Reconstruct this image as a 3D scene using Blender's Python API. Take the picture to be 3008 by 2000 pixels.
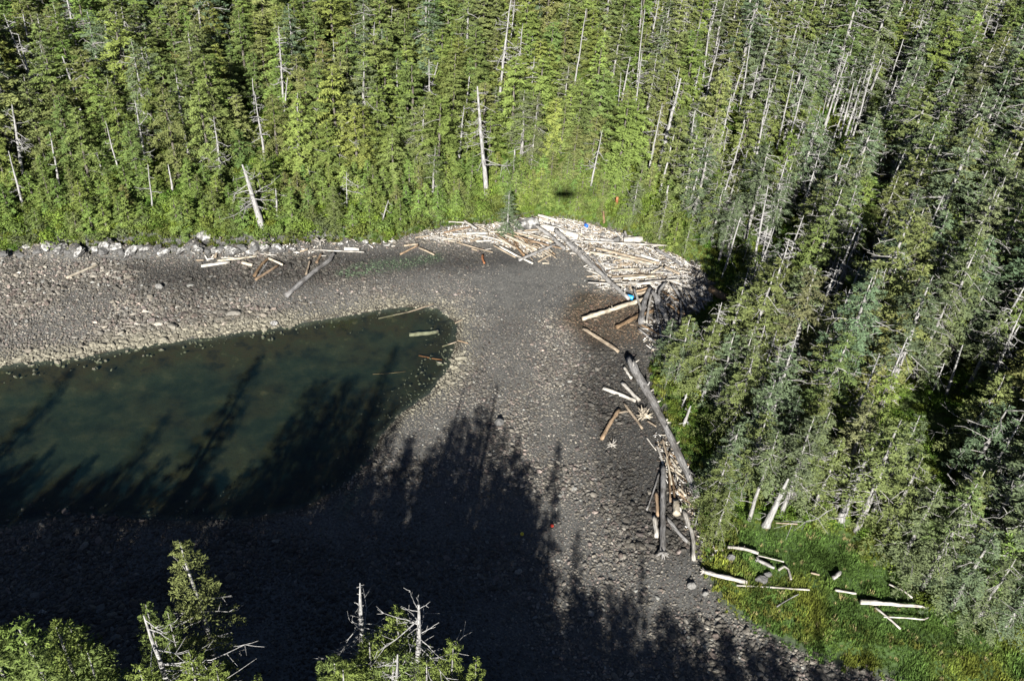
import bpy, math, random
import numpy as np
from mathutils import Vector, Matrix

sc = bpy.context.scene
for o in list(bpy.data.objects): bpy.data.objects.remove(o)
COL = sc.collection

# ------------------------------------------------------------------ camera
F = 2400.0; HC = 70.0                       # focal length in photograph pixels, height above the lagoon
DEP = math.radians(35.11); ROLL = math.radians(5.11)
fw = np.array([0, math.cos(DEP), -math.sin(DEP)])
R0 = np.array([1., 0, 0]); U0 = np.array([0, math.sin(DEP), math.cos(DEP)])
CR = R0*math.cos(ROLL) + U0*math.sin(ROLL); CU = U0*math.cos(ROLL) - R0*math.sin(ROLL)
CP = np.array([0, 0, HC])
cam = bpy.data.cameras.new('camera'); camo = bpy.data.objects.new('camera', cam); COL.objects.link(camo)
m = Matrix.Identity(4)
for i in range(3):
    m[i][0] = CR[i]; m[i][1] = CU[i]; m[i][2] = -fw[i]; m[i][3] = CP[i]
camo.matrix_world = m
cam.sensor_width = 36; cam.lens = F/3008*36; cam.clip_end = 6000; cam.clip_start = 0.1
sc.camera = camo

def ray(x, y):
    v = fw + CR*(x-1504)/F + CU*(1000-y)/F
    return v/np.linalg.norm(v)
def gp(x, y, z=0.):
    v = ray(x, y); return CP + v*(z-HC)/v[2]
def proj(p):
    q = np.asarray(p)-CP; w = q@fw
    return np.stack([1504+F*(q@CR)/w, 1000-F*(q@CU)/w], -1)

# ------------------------------------------------------------------ sky, sun, exposure
SUNRAY = ray(1660, 570)                      # the way the sunlight travels
ELEV = math.asin(-SUNRAY[2]); AZ = math.atan2(-SUNRAY[0], -SUNRAY[1])
w = bpy.data.worlds.new('World'); sc.world = w; w.use_nodes = True
nt = w.node_tree; bg = nt.nodes['Background']
sky = nt.nodes.new('ShaderNodeTexSky'); sky.sky_type = 'NISHITA'; sky.sun_disc = False
sky.sun_elevation = ELEV; sky.sun_rotation = AZ; sky.altitude = 100; sky.dust_density = 0.3; sky.air_density = 0.32
nt.links.new(sky.outputs[0], bg.inputs[0]); bg.inputs[1].default_value = 0.05
sl = bpy.data.lights.new('sun', 'SUN'); sl.energy = 5.0; sl.angle = math.radians(0.53); sl.color = (1, .965, .90)
so = bpy.data.objects.new('sun', sl); COL.objects.link(so)
so.rotation_euler = Vector(SUNRAY).to_track_quat('-Z', 'Y').to_euler(); so.location = (0, -200, 200)
vs = sc.view_settings; vs.view_transform = 'Standard'; vs.look = 'None'; vs.gamma = 1; vs.exposure = 1.85
vs.use_curve_mapping = False
sc.render.engine = 'CYCLES'
sc.cycles.max_bounces = 6; sc.cycles.diffuse_bounces = 2; sc.cycles.glossy_bounces = 2
sc.cycles.transmission_bounces = 2; sc.cycles.transparent_max_bounces = 6
sc.cycles.caustics_reflective = False; sc.cycles.caustics_refractive = False

RNG = np.random.default_rng(7)
def norm(v): return v/np.maximum(np.linalg.norm(v, axis=-1, keepdims=True), 1e-9)
def sstep(a, b, x):
    t = np.clip((x-a)/(b-a), 0, 1); return t*t*(3-2*t)

# ------------------------------------------------------------------ materials
def mat(name):
    m = bpy.data.materials.new(name); m.use_nodes = True
    n = m.node_tree; n.nodes.clear()
    out = n.nodes.new('ShaderNodeOutputMaterial')
    return m, n, out
def nd(n, t, **kw):
    x = n.nodes.new(t)
    for k, v in kw.items():
        if k.startswith('i'):
            key = k[1:]; x.inputs[int(key) if key.isdigit() else key.replace('_', ' ')].default_value = v
        else: setattr(x, k, v)
    return x
def ramp(n, fac, stops):
    r = n.nodes.new('ShaderNodeValToRGB'); e = r.color_ramp.elements
    while len(e) < len(stops): e.new(.5)
    for el, (p, c) in zip(e, stops): el.position = p; el.color = (*c, 1)
    n.links.new(fac, r.inputs[0]); return r.outputs[0]
def mixc(n, fac, a, b, mode='MIX'):
    x = n.nodes.new('ShaderNodeMix'); x.data_type = 'RGBA'; x.blend_type = mode
    for sock, v in ((x.inputs[0], fac), (x.inputs[6], a), (x.inputs[7], b)):
        if hasattr(v, 'is_linked'): n.links.new(v, sock)
        elif isinstance(v, tuple): sock.default_value = (*v, 1) if len(v) == 3 else v
        else: sock.default_value = v
    return x.outputs[2]
def noise(n, scale, detail=4, vec=None, rough=.55):
    x = nd(n, 'ShaderNodeTexNoise', iScale=scale, iDetail=detail, iRoughness=rough)
    if vec is not None: n.links.new(vec, x.inputs['Vector'])
    return x
def princ(n, out, col, rough=.8, spec=.25, bump=None, bstr=.4, bdist=.05):
    p = nd(n, 'ShaderNodeBsdfPrincipled', iRoughness=rough); p.inputs['Specular IOR Level'].default_value = spec
    if hasattr(col, 'is_linked'): n.links.new(col, p.inputs[0])
    else: p.inputs[0].default_value = (*col, 1)
    if bump is not None:
        b = nd(n, 'ShaderNodeBump', iStrength=bstr, iDistance=bdist); n.links.new(bump, b.inputs['Height'])
        n.links.new(b.outputs[0], p.inputs['Normal'])
    n.links.new(p.outputs[0], out.inputs[0]); return p

def foliage_mat(name, vary=.25, trans=.25):
    """leaf colour comes from the tint the plant carries, varied leaf by leaf"""
    m, n, out = mat(name)
    a = nd(n, 'ShaderNodeAttribute', attribute_name='tint', attribute_type='INSTANCER')
    g = nd(n, 'ShaderNodeNewGeometry')
    lo = 1-vary; hi = 1+vary
    r = ramp(n, g.outputs['Random Per Island'], [(0, (lo, lo, lo)), (.5, (1, 1, 1)), (1, (hi, hi, hi*.9))])
    c = mixc(n, 1.0, a.outputs['Color'], r, 'MULTIPLY')
    d = nd(n, 'ShaderNodeBsdfDiffuse'); t = nd(n, 'ShaderNodeBsdfTranslucent'); mx = nd(n, 'ShaderNodeMixShader'); mx.inputs[0].default_value = trans
    n.links.new(c, d.inputs[0]); n.links.new(c, t.inputs[0])
    n.links.new(d.outputs[0], mx.inputs[1]); n.links.new(t.outputs[0], mx.inputs[2]); n.links.new(mx.outputs[0], out.inputs[0])
    return m
M_FOL = foliage_mat('conifer_needles'); M_LEAF = foliage_mat('shrub_leaves', .3, .3); M_GRASS = foliage_mat('grass_blades', .4, .3)

def wood_mat(name, c0, c1, dark=(.05, .045, .04), scale=1.0):
    m, n, out = mat(name)
    tc = nd(n, 'ShaderNodeTexCoord'); mp = nd(n, 'ShaderNodeMapping'); mp.inputs['Scale'].default_value = (.6*scale, 7*scale, 7*scale)
    n.links.new(tc.outputs['Object'], mp.inputs[0])
    x = noise(n, 1.6, 5, mp.outputs[0], .65); big = noise(n, .55, 3, tc.outputs['Object'])
    oi = nd(n, 'ShaderNodeObjectInfo')
    c = ramp(n, x.outputs[0], [(.33, dark), (.46, c0), (.62, c1), (.8, tuple(min(1, v*1.12) for v in c1))])
    c = mixc(n, 1., c, ramp(n, big.outputs[0], [(.36, (.52, .5, .48)), (.6, (1, 1, 1))]), 'MULTIPLY')
    c = mixc(n, 1., c, ramp(n, oi.outputs['Random'], [(0, (.55, .545, .54)), (1, (.92, .905, .87))]), 'MULTIPLY')
    princ(n, out, c, .85, .15, x.outputs[0], .6, .06)
    return m
WOOD = dict(white=wood_mat('bleached_wood', (.34, .325, .30), (.55, .53, .495), (.11, .10, .09)),
            cream=wood_mat('cream_wood', (.34, .305, .245), (.52, .475, .395), (.13, .10, .07)),
            tan=wood_mat('tan_wood', (.25, .205, .155), (.39, .33, .255), (.09, .065, .045)),
            orange=wood_mat('stripped_wood', (.235, .17, .115), (.36, .265, .18), (.09, .055, .03)),
            grey=wood_mat('weathered_grey_wood', (.19, .187, .187), (.36, .355, .35), (.07, .07, .07)),
            brown=wood_mat('sodden_brown_wood', (.15, .10, .06), (.30, .21, .13), (.05, .03, .02)),
            red=wood_mat('red_rotten_wood', (.28, .11, .05), (.42, .2, .10), (.08, .04, .02)))
def bark_mat(name, c0, c1):
    m, n, out = mat(name)
    tc = nd(n, 'ShaderNodeTexCoord'); mp = nd(n, 'ShaderNodeMapping'); mp.inputs['Scale'].default_value = (6, 6, .9)
    n.links.new(tc.outputs['Object'], mp.inputs[0]); x = noise(n, 1.3, 5, mp.outputs[0], .7)
    c = ramp(n, x.outputs[0], [(.3, tuple(v*.3 for v in c0)), (.45, c0), (.7, c1)])
    princ(n, out, c, .9, .1, x.outputs[0], .6, .06); return m
M_BARK = bark_mat('grey_bark', (.13, .126, .12), (.29, .282, .268))
M_BARKD = bark_mat('brown_bark', (.055, .048, .04), (.13, .12, .105))
M_SNAG = bark_mat('silver_dead_wood', (.15, .147, .142), (.30, .294, .284))
M_TWIG = bark_mat('dead_twig', (.16, .155, .145), (.27, .262, .25))

def stone_mat(name):
    m, n, out = mat(name)
    a = nd(n, 'ShaderNodeAttribute', attribute_name='tint', attribute_type='INSTANCER')
    tc = nd(n, 'ShaderNodeTexCoord'); x = noise(n, 2.2, 5, tc.outputs['Object'], .65)
    c = mixc(n, 1., a.outputs['Color'], ramp(n, x.outputs[0], [(.3, (.6, .6, .6)), (.55, (1, 1, 1)), (.75, (1.35, 1.33, 1.28))]), 'MULTIPLY')
    princ(n, out, c, .75, .3, x.outputs[0], .35, .08); return m
M_STONE = stone_mat('beach_stone')

def ground_mat():
    m, n, out = mat('shore_ground')
    za = nd(n, 'ShaderNodeAttribute', attribute_name='zone'); zb = nd(n, 'ShaderNodeAttribute', attribute_name='zone_b')
    sa = nd(n, 'ShaderNodeSeparateColor'); sb = nd(n, 'ShaderNodeSeparateColor')
    n.links.new(za.outputs['Color'], sa.inputs[0]); n.links.new(zb.outputs['Color'], sb.inputs[0])
    tc = nd(n, 'ShaderNodeTexCoord')
    fine = noise(n, 3.5, 6, tc.outputs['Object'], .7); mid = noise(n, .5, 5, tc.outputs['Object'], .6); vo = nd(n, 'ShaderNodeTexVoronoi', iScale=2.6)
    n.links.new(tc.outputs['Object'], vo.inputs['Vector'])
    grav = mixc(n, 1., ramp(n, fine.outputs[0], [(.3, (.034, .034, .033)), (.5, (.072, .072, .069)), (.7, (.13, .128, .12))]),
                ramp(n, mid.outputs[0], [(.3, (.7, .7, .7)), (.7, (1.15, 1.13, 1.1))]), 'MULTIPLY')
    soil = ramp(n, mid.outputs[0], [(.3, (.03, .035, .014)), (.55, (.055, .085, .02)), (.75, (.07, .11, .025))])
    grass = ramp(n, fine.outputs[0], [(.3, (.02, .035, .01)), (.6, (.04, .07, .018)), (.8, (.07, .095, .03))])
    gz_ = nd(n, 'ShaderNodeSeparateXYZ'); n.links.new(tc.outputs['Object'], gz_.inputs[0]); dp = nd(n, 'ShaderNodeMath', operation='MULTIPLY_ADD'); dp.inputs[1].default_value = .3; dp.inputs[2].default_value = 0.0
    n.links.new(noise(n, .16, 4, tc.outputs['Object']).outputs[0], dp.inputs[2]); n.links.new(gz_.outputs[2], dp.inputs[0])
    weed = mixc(n, ramp(n, dp.outputs[0], [(-.0, (1, 1, 1)), (.32, (0, 0, 0))]), ramp(n, mid.outputs[0], [(.35, (.008, .006, .003)), (.5, (.028, .020, .008)), (.62, (.022, .021, .009)), (.75, (.085, .066, .034))]),
             ramp(n, mid.outputs[0], [(.3, (.006, .010, .007)), (.5, (.014, .019, .012)), (.7, (.034, .034, .02))]))  # deep sediment: darker green, with the water's light loss put into its colour
    bed = ramp(n, fine.outputs[0], [(.38, (.02, .02, .019)), (.55, (.055, .054, .052)), (.72, (.17, .165, .155))])
    algae = ramp(n, fine.outputs[0], [(.4, (.02, .03, .02)), (.6, (.05, .085, .045)), (.8, (.09, .13, .07))])
    c = mixc(n, sa.outputs[0], grav, soil); c = mixc(n, sa.outputs[1], c, grass); c = mixc(n, sa.outputs[2], c, weed)
    c = mixc(n, sb.outputs[0], c, bed); c = mixc(n, sb.outputs[1], c, algae)
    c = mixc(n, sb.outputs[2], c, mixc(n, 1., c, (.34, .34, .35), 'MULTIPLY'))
    princ(n, out, c, .85, .2, fine.outputs[0], .7, .12); return m
M_GROUND = ground_mat()

def water_mat():
    m, n, out = mat('lagoon_water')
    tc = nd(n, 'ShaderNodeTexCoord'); x = noise(n, .9, 3, tc.outputs['Object']); b = nd(n, 'ShaderNodeBump', iStrength=.06, iDistance=.1)
    n.links.new(x.outputs[0], b.inputs['Height'])
    tr = nd(n, 'ShaderNodeBsdfTransparent'); tr.inputs[0].default_value = (.80, .86, .76, 1)
    df = nd(n, 'ShaderNodeBsdfDiffuse'); df.inputs[0].default_value = (.005, .017, .021, 1)
    gl = nd(n, 'ShaderNodeBsdfGlossy', iRoughness=.04); n.links.new(b.outputs[0], gl.inputs['Normal'])
    ge = nd(n, 'ShaderNodeNewGeometry'); dt = nd(n, 'ShaderNodeVectorMath', operation='DOT_PRODUCT'); n.links.new(ge.outputs['Incoming'], dt.inputs[0]); n.links.new(b.outputs[0], dt.inputs[1])
    def mth(op, a_, b_):
        q = nd(n, 'ShaderNodeMath', operation=op)
        for i_, v_ in enumerate((a_, b_)):
            if v_ is None: continue
            if hasattr(v_, 'is_linked'): n.links.new(v_, q.inputs[i_])
            else: q.inputs[i_].default_value = v_
        return q.outputs[0]
    fr = nd(n, 'ShaderNodeMath', operation='MULTIPLY_ADD'); fr.inputs[1].default_value = .98; fr.inputs[2].default_value = .02
    n.links.new(mth('POWER', mth('SUBTRACT', 1.0, mth('ABSOLUTE', dt.outputs['Value'], None)), 5.0), fr.inputs[0])
    m1 = nd(n, 'ShaderNodeMixShader'); m1.inputs[0].default_value = .2; m2 = nd(n, 'ShaderNodeMixShader')
    n.links.new(tr.outputs[0], m1.inputs[1]); n.links.new(df.outputs[0], m1.inputs[2])
    n.links.new(fr.outputs[0], m2.inputs[0]); n.links.new(m1.outputs[0], m2.inputs[1]); n.links.new(gl.outputs[0], m2.inputs[2])
    n.links.new(m2.outputs[0], out.inputs[0]); return m
M_WATER = water_mat()
def plain(name, c, rough=.5, spec=.4):
    m, n, out = mat(name); x = noise(n, 6, 3)
    princ(n, out, ramp(n, x.outputs[0], [(.3, tuple(v*.8 for v in c)), (.7, c)]), rough, spec); return m

# ------------------------------------------------------------------ mesh helpers
class MB:
    def __init__(s): s.v = []; s.f3 = []; s.f4 = []; s.n = 0; s.loose = []
    def add(s, v, f):
        v = np.asarray(v, float); f = np.asarray(f, int)+s.n
        (s.f4 if f.shape[1] == 4 else s.f3).append(f); s.v.append(v); s.n += len(v)
    def tube(s, pts, rad, k=7, cap=True, rng=None, rough=0.):
        P = np.asarray(pts, float); r = np.asarray(rad, float)*np.ones(len(P))
        T = norm(np.gradient(P, axis=0)); up = np.array([0, 0, 1.]) if abs(T[0][2]) < .9 else np.array([1., 0, 0])
        A = norm(np.cross(T, up)); B = np.cross(T, A); th = np.arange(k)*2*np.pi/k
        rr = r[:, None]*np.ones((1, k))
        if rng is not None: rr = rr*(1+rng.normal(0, rough, rr.shape))
        V = P[:, None]+rr[..., None]*(np.cos(th)[None, :, None]*A[:, None]+np.sin(th)[None, :, None]*B[:, None])
        n = len(P); i = np.arange(n-1)[:, None]*k; j = np.arange(k)[None]; j2 = (j+1) % k
        f = np.stack([i+j, i+j2, i+k+j2, i+k+j], -1).reshape(-1, 4)
        s.add(V.reshape(-1, 3), f)
        if cap:
            b = s.n-n*k
            c0 = P[0]-T[0]*r[0]*.12; c1 = P[-1]+T[-1]*r[-1]*.12
            jj = np.arange(k); kk = (jj+1) % k
            s.v.append(np.array([c0, c1])); s.n += 2
            s.f3.append(np.stack([b+kk, b+jj, np.full(k, s.n-2)], -1)); q = b+(n-1)*k
            s.f3.append(np.stack([q+jj, q+kk, np.full(k, s.n-1)], -1))
    def diamonds(s, c, ax, wd):
        """leaf-sized rhombs: centre, half-length vector, half-width vector"""
        V = np.stack([c-ax, c+wd-ax*.1, c+ax, c-wd-ax*.1], 1).reshape(-1, 3)
        s.add(V, np.arange(len(c)*4).reshape(-1, 4))
    def mesh(s, name, mats, smooth=False):
        me = bpy.data.meshes.new(name)
        V = np.concatenate(s.v); f4 = np.concatenate(s.f4) if s.f4 else np.zeros((0, 4), int); f3 = np.concatenate(s.f3) if s.f3 else np.zeros((0, 3), int)
        me.vertices.add(len(V)); me.vertices.foreach_set('co', V.astype(np.float32).ravel())
        me.loops.add(f4.size+f3.size); me.loops.foreach_set('vertex_index', np.concatenate([f4.ravel(), f3.ravel()]).astype(np.int32))
        me.polygons.add(len(f4)+len(f3))
        st = np.concatenate([np.arange(len(f4))*4, f4.size+np.arange(len(f3))*3]).astype(np.int32)
        me.polygons.foreach_set('loop_start', st)
        if smooth: me.polygons.foreach_set('use_smooth', np.ones(len(st), bool))
        me.update(calc_edges=True)
        for mm in (mats if isinstance(mats, (list, tuple)) else [mats]): me.materials.append(mm)
        return me
def link(name, data, parent=None, loc=None, rot=None, scale=None):
    o = bpy.data.objects.new(name, data); COL.objects.link(o)
    if parent: o.parent = parent
    if loc is not None: o.location = loc
    if rot is not None: o.rotation_euler = rot
    if scale is not None: o.scale = scale
    return o
def tag(o, label, cat, group=None):
    o['label'] = label; o['category'] = cat
    if group: o['group'] = group
    return o

def scatter(name, pts, rot, scl, idx, variants, tint, label=None, parent=None, cat=None, kind='stuff'):
    """one object that instances small meshes on points (uncountable stuff)"""
    me = bpy.data.meshes.new(name); pts = np.asarray(pts, np.float32)
    me.vertices.add(len(pts)); me.vertices.foreach_set('co', pts.ravel())
    for nm, ty, arr in (('rot', 'FLOAT_VECTOR', rot), ('scl', 'FLOAT_VECTOR', scl)):
        a = me.attributes.new(nm, ty, 'POINT'); a.data.foreach_set('vector', np.asarray(arr, np.float32).ravel())
    a = me.attributes.new('vid', 'INT', 'POINT'); a.data.foreach_set('value', np.asarray(idx, np.int32))
    a = me.attributes.new('tint', 'FLOAT_COLOR', 'POINT'); a.data.foreach_set('color', np.c_[tint, np.ones(len(pts))].astype(np.float32).ravel())
    o = link(name, me, parent)
    g = bpy.data.node_groups.new(name, 'GeometryNodeTree')
    g.interface.new_socket('Geometry', in_out='INPUT', socket_type='NodeSocketGeometry')
    g.interface.new_socket('Geometry', in_out='OUTPUT', socket_type='NodeSocketGeometry')
    gi = g.nodes.new('NodeGroupInput'); go = g.nodes.new('NodeGroupOutput'); ip = g.nodes.new('GeometryNodeInstanceOnPoints')
    j = g.nodes.new('GeometryNodeJoinGeometry')
    for v in variants:
        oi = g.nodes.new('GeometryNodeObjectInfo'); oi.inputs['Object'].default_value = v; oi.inputs['As Instance'].default_value = True
        g.links.new(oi.outputs['Geometry'], j.inputs[0])
    def named(nm, ty):
        x = g.nodes.new('GeometryNodeInputNamedAttribute'); x.data_type = ty; x.inputs[0].default_value = nm; return x.outputs[0]
    g.links.new(gi.outputs[0], ip.inputs['Points']); g.links.new(j.outputs[0], ip.inputs['Instance'])
    ip.inputs['Pick Instance'].default_value = True
    g.links.new(named('vid', 'INT'), ip.inputs['Instance Index'])
    g.links.new(named('rot', 'FLOAT_VECTOR'), ip.inputs['Rotation']); g.links.new(named('scl', 'FLOAT_VECTOR'), ip.inputs['Scale'])
    g.links.new(ip.outputs[0], go.inputs[0])
    md = o.modifiers.new('scatter', 'NODES'); md.node_group = g
    o['kind'] = kind
    if label: o['label'] = label
    if cat: o['category'] = cat
    return o
def source(name, me): return bpy.data.objects.new(name, me)     # mesh carrier for scatter(), never placed

ORD = ['first', 'second', 'third', 'fourth', 'fifth', 'sixth', 'seventh', 'eighth', 'ninth', 'tenth', 'eleventh', 'twelfth', 'thirteenth', 'fourteenth', 'fifteenth', 'sixteenth', 'seventeenth', 'eighteenth', 'nineteenth', 'twentieth']
ORD += ['twenty-'+o for o in ORD[:9]]+['thirtieth']+['thirty-'+o for o in ORD[:9]]+['fortieth']+['forty-'+o for o in ORD[:9]]+['fiftieth']+['fifty-'+o for o in ORD[:9]]+['sixtieth']
def number(labels, xs):
    """look-alikes are told apart by counting from the left"""
    out = list(labels)
    for l in set(labels):
        k = sorted([i for i, q in enumerate(labels) if q == l], key=lambda i: xs[i])
        if len(k) > 1:
            for o_, i in enumerate(k): out[i] = f'{l}, {ORD[min(o_, len(ORD)-1)]} from left'
    return out

# ------------------------------------------------------------------ shoreline and terrain
def P2(px, z): return np.array([gp(x, y, z)[:2] for x, y in px])
# top of the beach: (pixel x, pixel y, slope of the land behind)
SHORE = [(0, 752, .42), (120, 735, .42), (250, 745, .42), (420, 735, .42), (590, 738, .42), (830, 728, .42), (960, 716, .42), (1130, 712, .42),
         (1200, 690, .40), (1320, 660, .38), (1440, 655, .36), (1560, 636, .34), (1680, 645, .32), (1800, 672, .32), (1890, 705, .32), (1960, 738, .32),
         (2050, 775, .32), (2095, 830, .32), (2105, 885, .30), (2030, 940, .30), (1985, 1010, .30), (1935, 1065, .30), (1905, 1100, .30), (1965, 1230, .28),
         (2000, 1300, .26), (2045, 1400, .25), (2062, 1500, .22), (2068, 1575, .2), (2085, 1660, .14), (2130, 1750, .10), (2250, 1835, .08),
         (2400, 1905, .07), (2600, 1965, .07), (2900, 2050, .07), (2700, 2400, .07)]
sp = P2([(a, b) for a, b, _ in SHORE], 1.9); ssl = [c for *_, c in SHORE]
sp = np.vstack([[[-500, 60]], sp, [[30, 22], [10, 30], [0, 34], [-8, 36], [-16, 38], [-26, 40], [-38, 41.5], [-52, 42], [-80, 38], [-500, -20]]])
ssl = [.42]+ssl+[.06]*10
WAT = [(0, 1072), (250, 1045), (420, 1012), (600, 990), (800, 962), (1000, 930), (1120, 908), (1200, 900), (1285, 905), (1345, 950), (1340, 1010), (1325, 1075),
       (1270, 1150), (1180, 1215), (1120, 1280), (1085, 1360), (1010, 1430), (900, 1490), (700, 1530), (450, 1530), (250, 1520), (120, 1525), (0, 1560)]
wp = np.vstack([[[-500, 30]], P2(WAT, 0.), [[-500, -5]]])
def inside(poly, x, y):
    r = np.zeros(x.shape, bool); n = len(poly)
    for i in range(n):
        x0, y0 = poly[i]; x1, y1 = poly[(i+1) % n]
        c = ((y0 > y) != (y1 > y)); t = np.where(c, (x1-x0)*(y-y0)/((y1-y0) if y1 != y0 else 1e-9)+x0, 0)
        r ^= c & (x < t)
    return r
def pdist(poly, x, y, vals=None, closed=False):
    d = np.full(x.shape, 1e9); ws = np.zeros(x.shape); vv = np.zeros(x.shape)
    for i in range(len(poly)-(0 if closed else 1)):
        a = poly[i]; b = poly[(i+1) % len(poly)]; e = b-a; L = max(e@e, 1e-9)
        t = np.clip(((x-a[0])*e[0]+(y-a[1])*e[1])/L, 0, 1)
        q = np.hypot(x-a[0]-t*e[0], y-a[1]-t*e[1]); d = np.minimum(d, q)
        if vals is not None: k = 1/(q+.5)**3; ws += k; vv += k*vals[i]
    return d if vals is None else (d, vv/ws)
def vnoise(x, y, s, seed):
    """smooth value noise"""
    r = np.random.default_rng(seed); T = r.random((256, 256)); X = x/s; Y = y/s
    xi = np.floor(X).astype(int); yi = np.floor(Y).astype(int); fx = X-xi; fy = Y-yi; fx = fx*fx*(3-2*fx); fy = fy*fy*(3-2*fy)
    g = lambda a, b: T[a % 256, b % 256]
    return (g(xi, yi)*(1-fx)+g(xi+1, yi)*fx)*(1-fy)+(g(xi, yi+1)*(1-fx)+g(xi+1, yi+1)*fx)*fy-.5
def axis(lo, f0, f1, hi, fs, ms, m0, m1):
    return np.unique(np.round(np.concatenate([np.geomspace(-m0+20, -lo+20, 14)*-1+20, np.arange(m0, f0, ms), np.arange(f0, f1, fs), np.arange(f1, m1, ms), np.geomspace(m1+50, hi+50, 14)-50]), 3))
GX = axis(-4000, -112, 112, 4000, .8, 3, -300, 330); GY = axis(-4000, 20, 190, 4000, .8, 3, -80, 460)
XX, YY = np.meshgrid(GX, GY, indexing='ij')
IN_S = inside(sp, XX, YY); IN_W = inside(wp, XX, YY)
DS, SL = pdist(sp, XX, YY, ssl); DW = pdist(wp, XX, YY)
n1 = vnoise(XX, YY, 9, 1)+.5*vnoise(XX, YY, 4, 2)+.25*vnoise(XX, YY, 1.9, 3)
far_rock = sstep(-24, -34, XX)*sstep(80, 95, YY)              # bedrock ledge along the far left shore
frac = DW/(DW+DS+1e-6)
zb_ = .05+1.9*frac**.85+.12*n1*sstep(0, 3, DW)
zw_ = -np.minimum(1.5, .2*DW)*(1+.3*n1)
south = sstep(60, 30, YY)
dl = np.minimum(DS, 260)
bank = 1.0*sstep(0, 2.5, DS)*(1-.7*south)+far_rock*.9*sstep(0, 1.2, DS)
zl_ = 1.9+bank+SL*dl+.9*n1*sstep(0, 8, DS)+.10*(DS-dl)*0
ZZ = np.where(IN_S, np.where(IN_W, zw_, zb_), zl_)
ZZ = np.where((YY < 45) & ~IN_S, np.minimum(ZZ, 9+.5*n1), ZZ)
ZZ += np.where(IN_S, far_rock*sstep(2.6, .4, DS)*(1.3+3.2*(vnoise(XX, YY, 2.1, 8)+.5*vnoise(XX, YY, .9, 9))), 0)
def interp(A, x, y):
    x = np.asarray(x, float); y = np.asarray(y, float)
    i = np.clip(np.searchsorted(GX, x)-1, 0, len(GX)-2); j = np.clip(np.searchsorted(GY, y)-1, 0, len(GY)-2)
    fx = (x-GX[i])/(GX[i+1]-GX[i]); fy = (y-GY[j])/(GY[j+1]-GY[j])
    return (A[i, j]*(1-fx)+A[i+1, j]*fx)*(1-fy)+(A[i, j+1]*(1-fx)+A[i+1, j+1]*fx)*fy
def hz(x, y): return interp(ZZ, x, y)
TT = np.arange(40, 520, .35)
def at(x, y):
    """the ground point seen at a photograph pixel"""
    v = ray(x, y); P = CP+TT[:, None]*v; dz = P[:, 2]-hz(P[:, 0], P[:, 1]); k = np.argmax(dz < 0)
    if dz[k] >= 0: k = len(TT)-1
    a = dz[k-1]/(dz[k-1]-dz[k]) if k else 0
    q = P[k-1]+(P[k]-P[k-1])*a; return q
def zone(px, x, y, soft=1.5):
    """soft membership of world points in an area outlined on the ground"""
    poly = np.array([at(a, b)[:2] for a, b in px]); d = pdist(poly, x, y, closed=True)
    return sstep(-soft, soft, np.where(inside(poly, x, y), d, -d))
Z_SAND = [(1330, 780), (1560, 730), (1730, 800), (1770, 880), (1660, 930), (1400, 900)]
Z_DARK = [(380, 775), (700, 770), (1000, 735), (1500, 735), (1560, 780), (1200, 805), (950, 835), (600, 850), (420, 830)]
Z_WEED = [(1690, 850), (1890, 880), (1900, 1010), (1740, 1020), (1650, 940)]
Z_ALG = [(990, 800), (1080, 770), (1290, 745), (1300, 765), (1180, 790), (1020, 815)]
Z_ALG2 = [(990, 1500), (1030, 1430), (1070, 1420), (1050, 1480), (1010, 1520)]
Z_WETR = [(1720, 1010), (1900, 1010), (1980, 1280), (2060, 1480), (2060, 1640), (1880, 1640), (1760, 1400), (1700, 1150)]
Z_GRASS = [(2075, 1560), (2230, 1545), (2450, 1555), (2640, 1630), (2680, 1760), (2840, 1835), (3100, 1850), (3300, 2300), (2650, 1990), (2400, 1925), (2250, 1850), (2140, 1780), (2085, 1680)]
Z_CLEAR = [(1960, 1215), (2050, 1190), (2090, 1290), (2060, 1360), (2000, 1330)]
nz = 1+0*n1
grass = np.clip(zone(Z_GRASS, XX, YY, 1.2)+zone(Z_CLEAR, XX, YY, 1), 0, 1)
landm = np.where(IN_S, 0, sstep(0, 1.2, DS))
weed = np.where(IN_W, sstep(0, 1.2, DW), sstep(1.6, 0., DW)*.8*IN_S)+.75*zone(Z_WEED, XX, YY, 2)*np.clip(.6+1.2*n1, 0, 1)
bed = far_rock*np.where(IN_S, sstep(3.4, .6, DS), sstep(3.0, 1.0, DS))
jam_bank = zone([(1480, 640), (1600, 630), (1860, 690), (2080, 790), (2060, 880), (1900, 800), (1700, 720), (1500, 690)], XX, YY, 1.5)
alg = zone(Z_ALG, XX, YY, 1.2)*np.clip(.7+1.3*vnoise(XX, YY, 2, 21), 0, 1)*.8+.5*zone(Z_ALG2, XX, YY, 1)
wet = np.clip(.8*zone(Z_DARK, XX, YY, 2.5)+.75*zone(Z_WETR, XX, YY, 3), 0, 1)*(1-grass)
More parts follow.
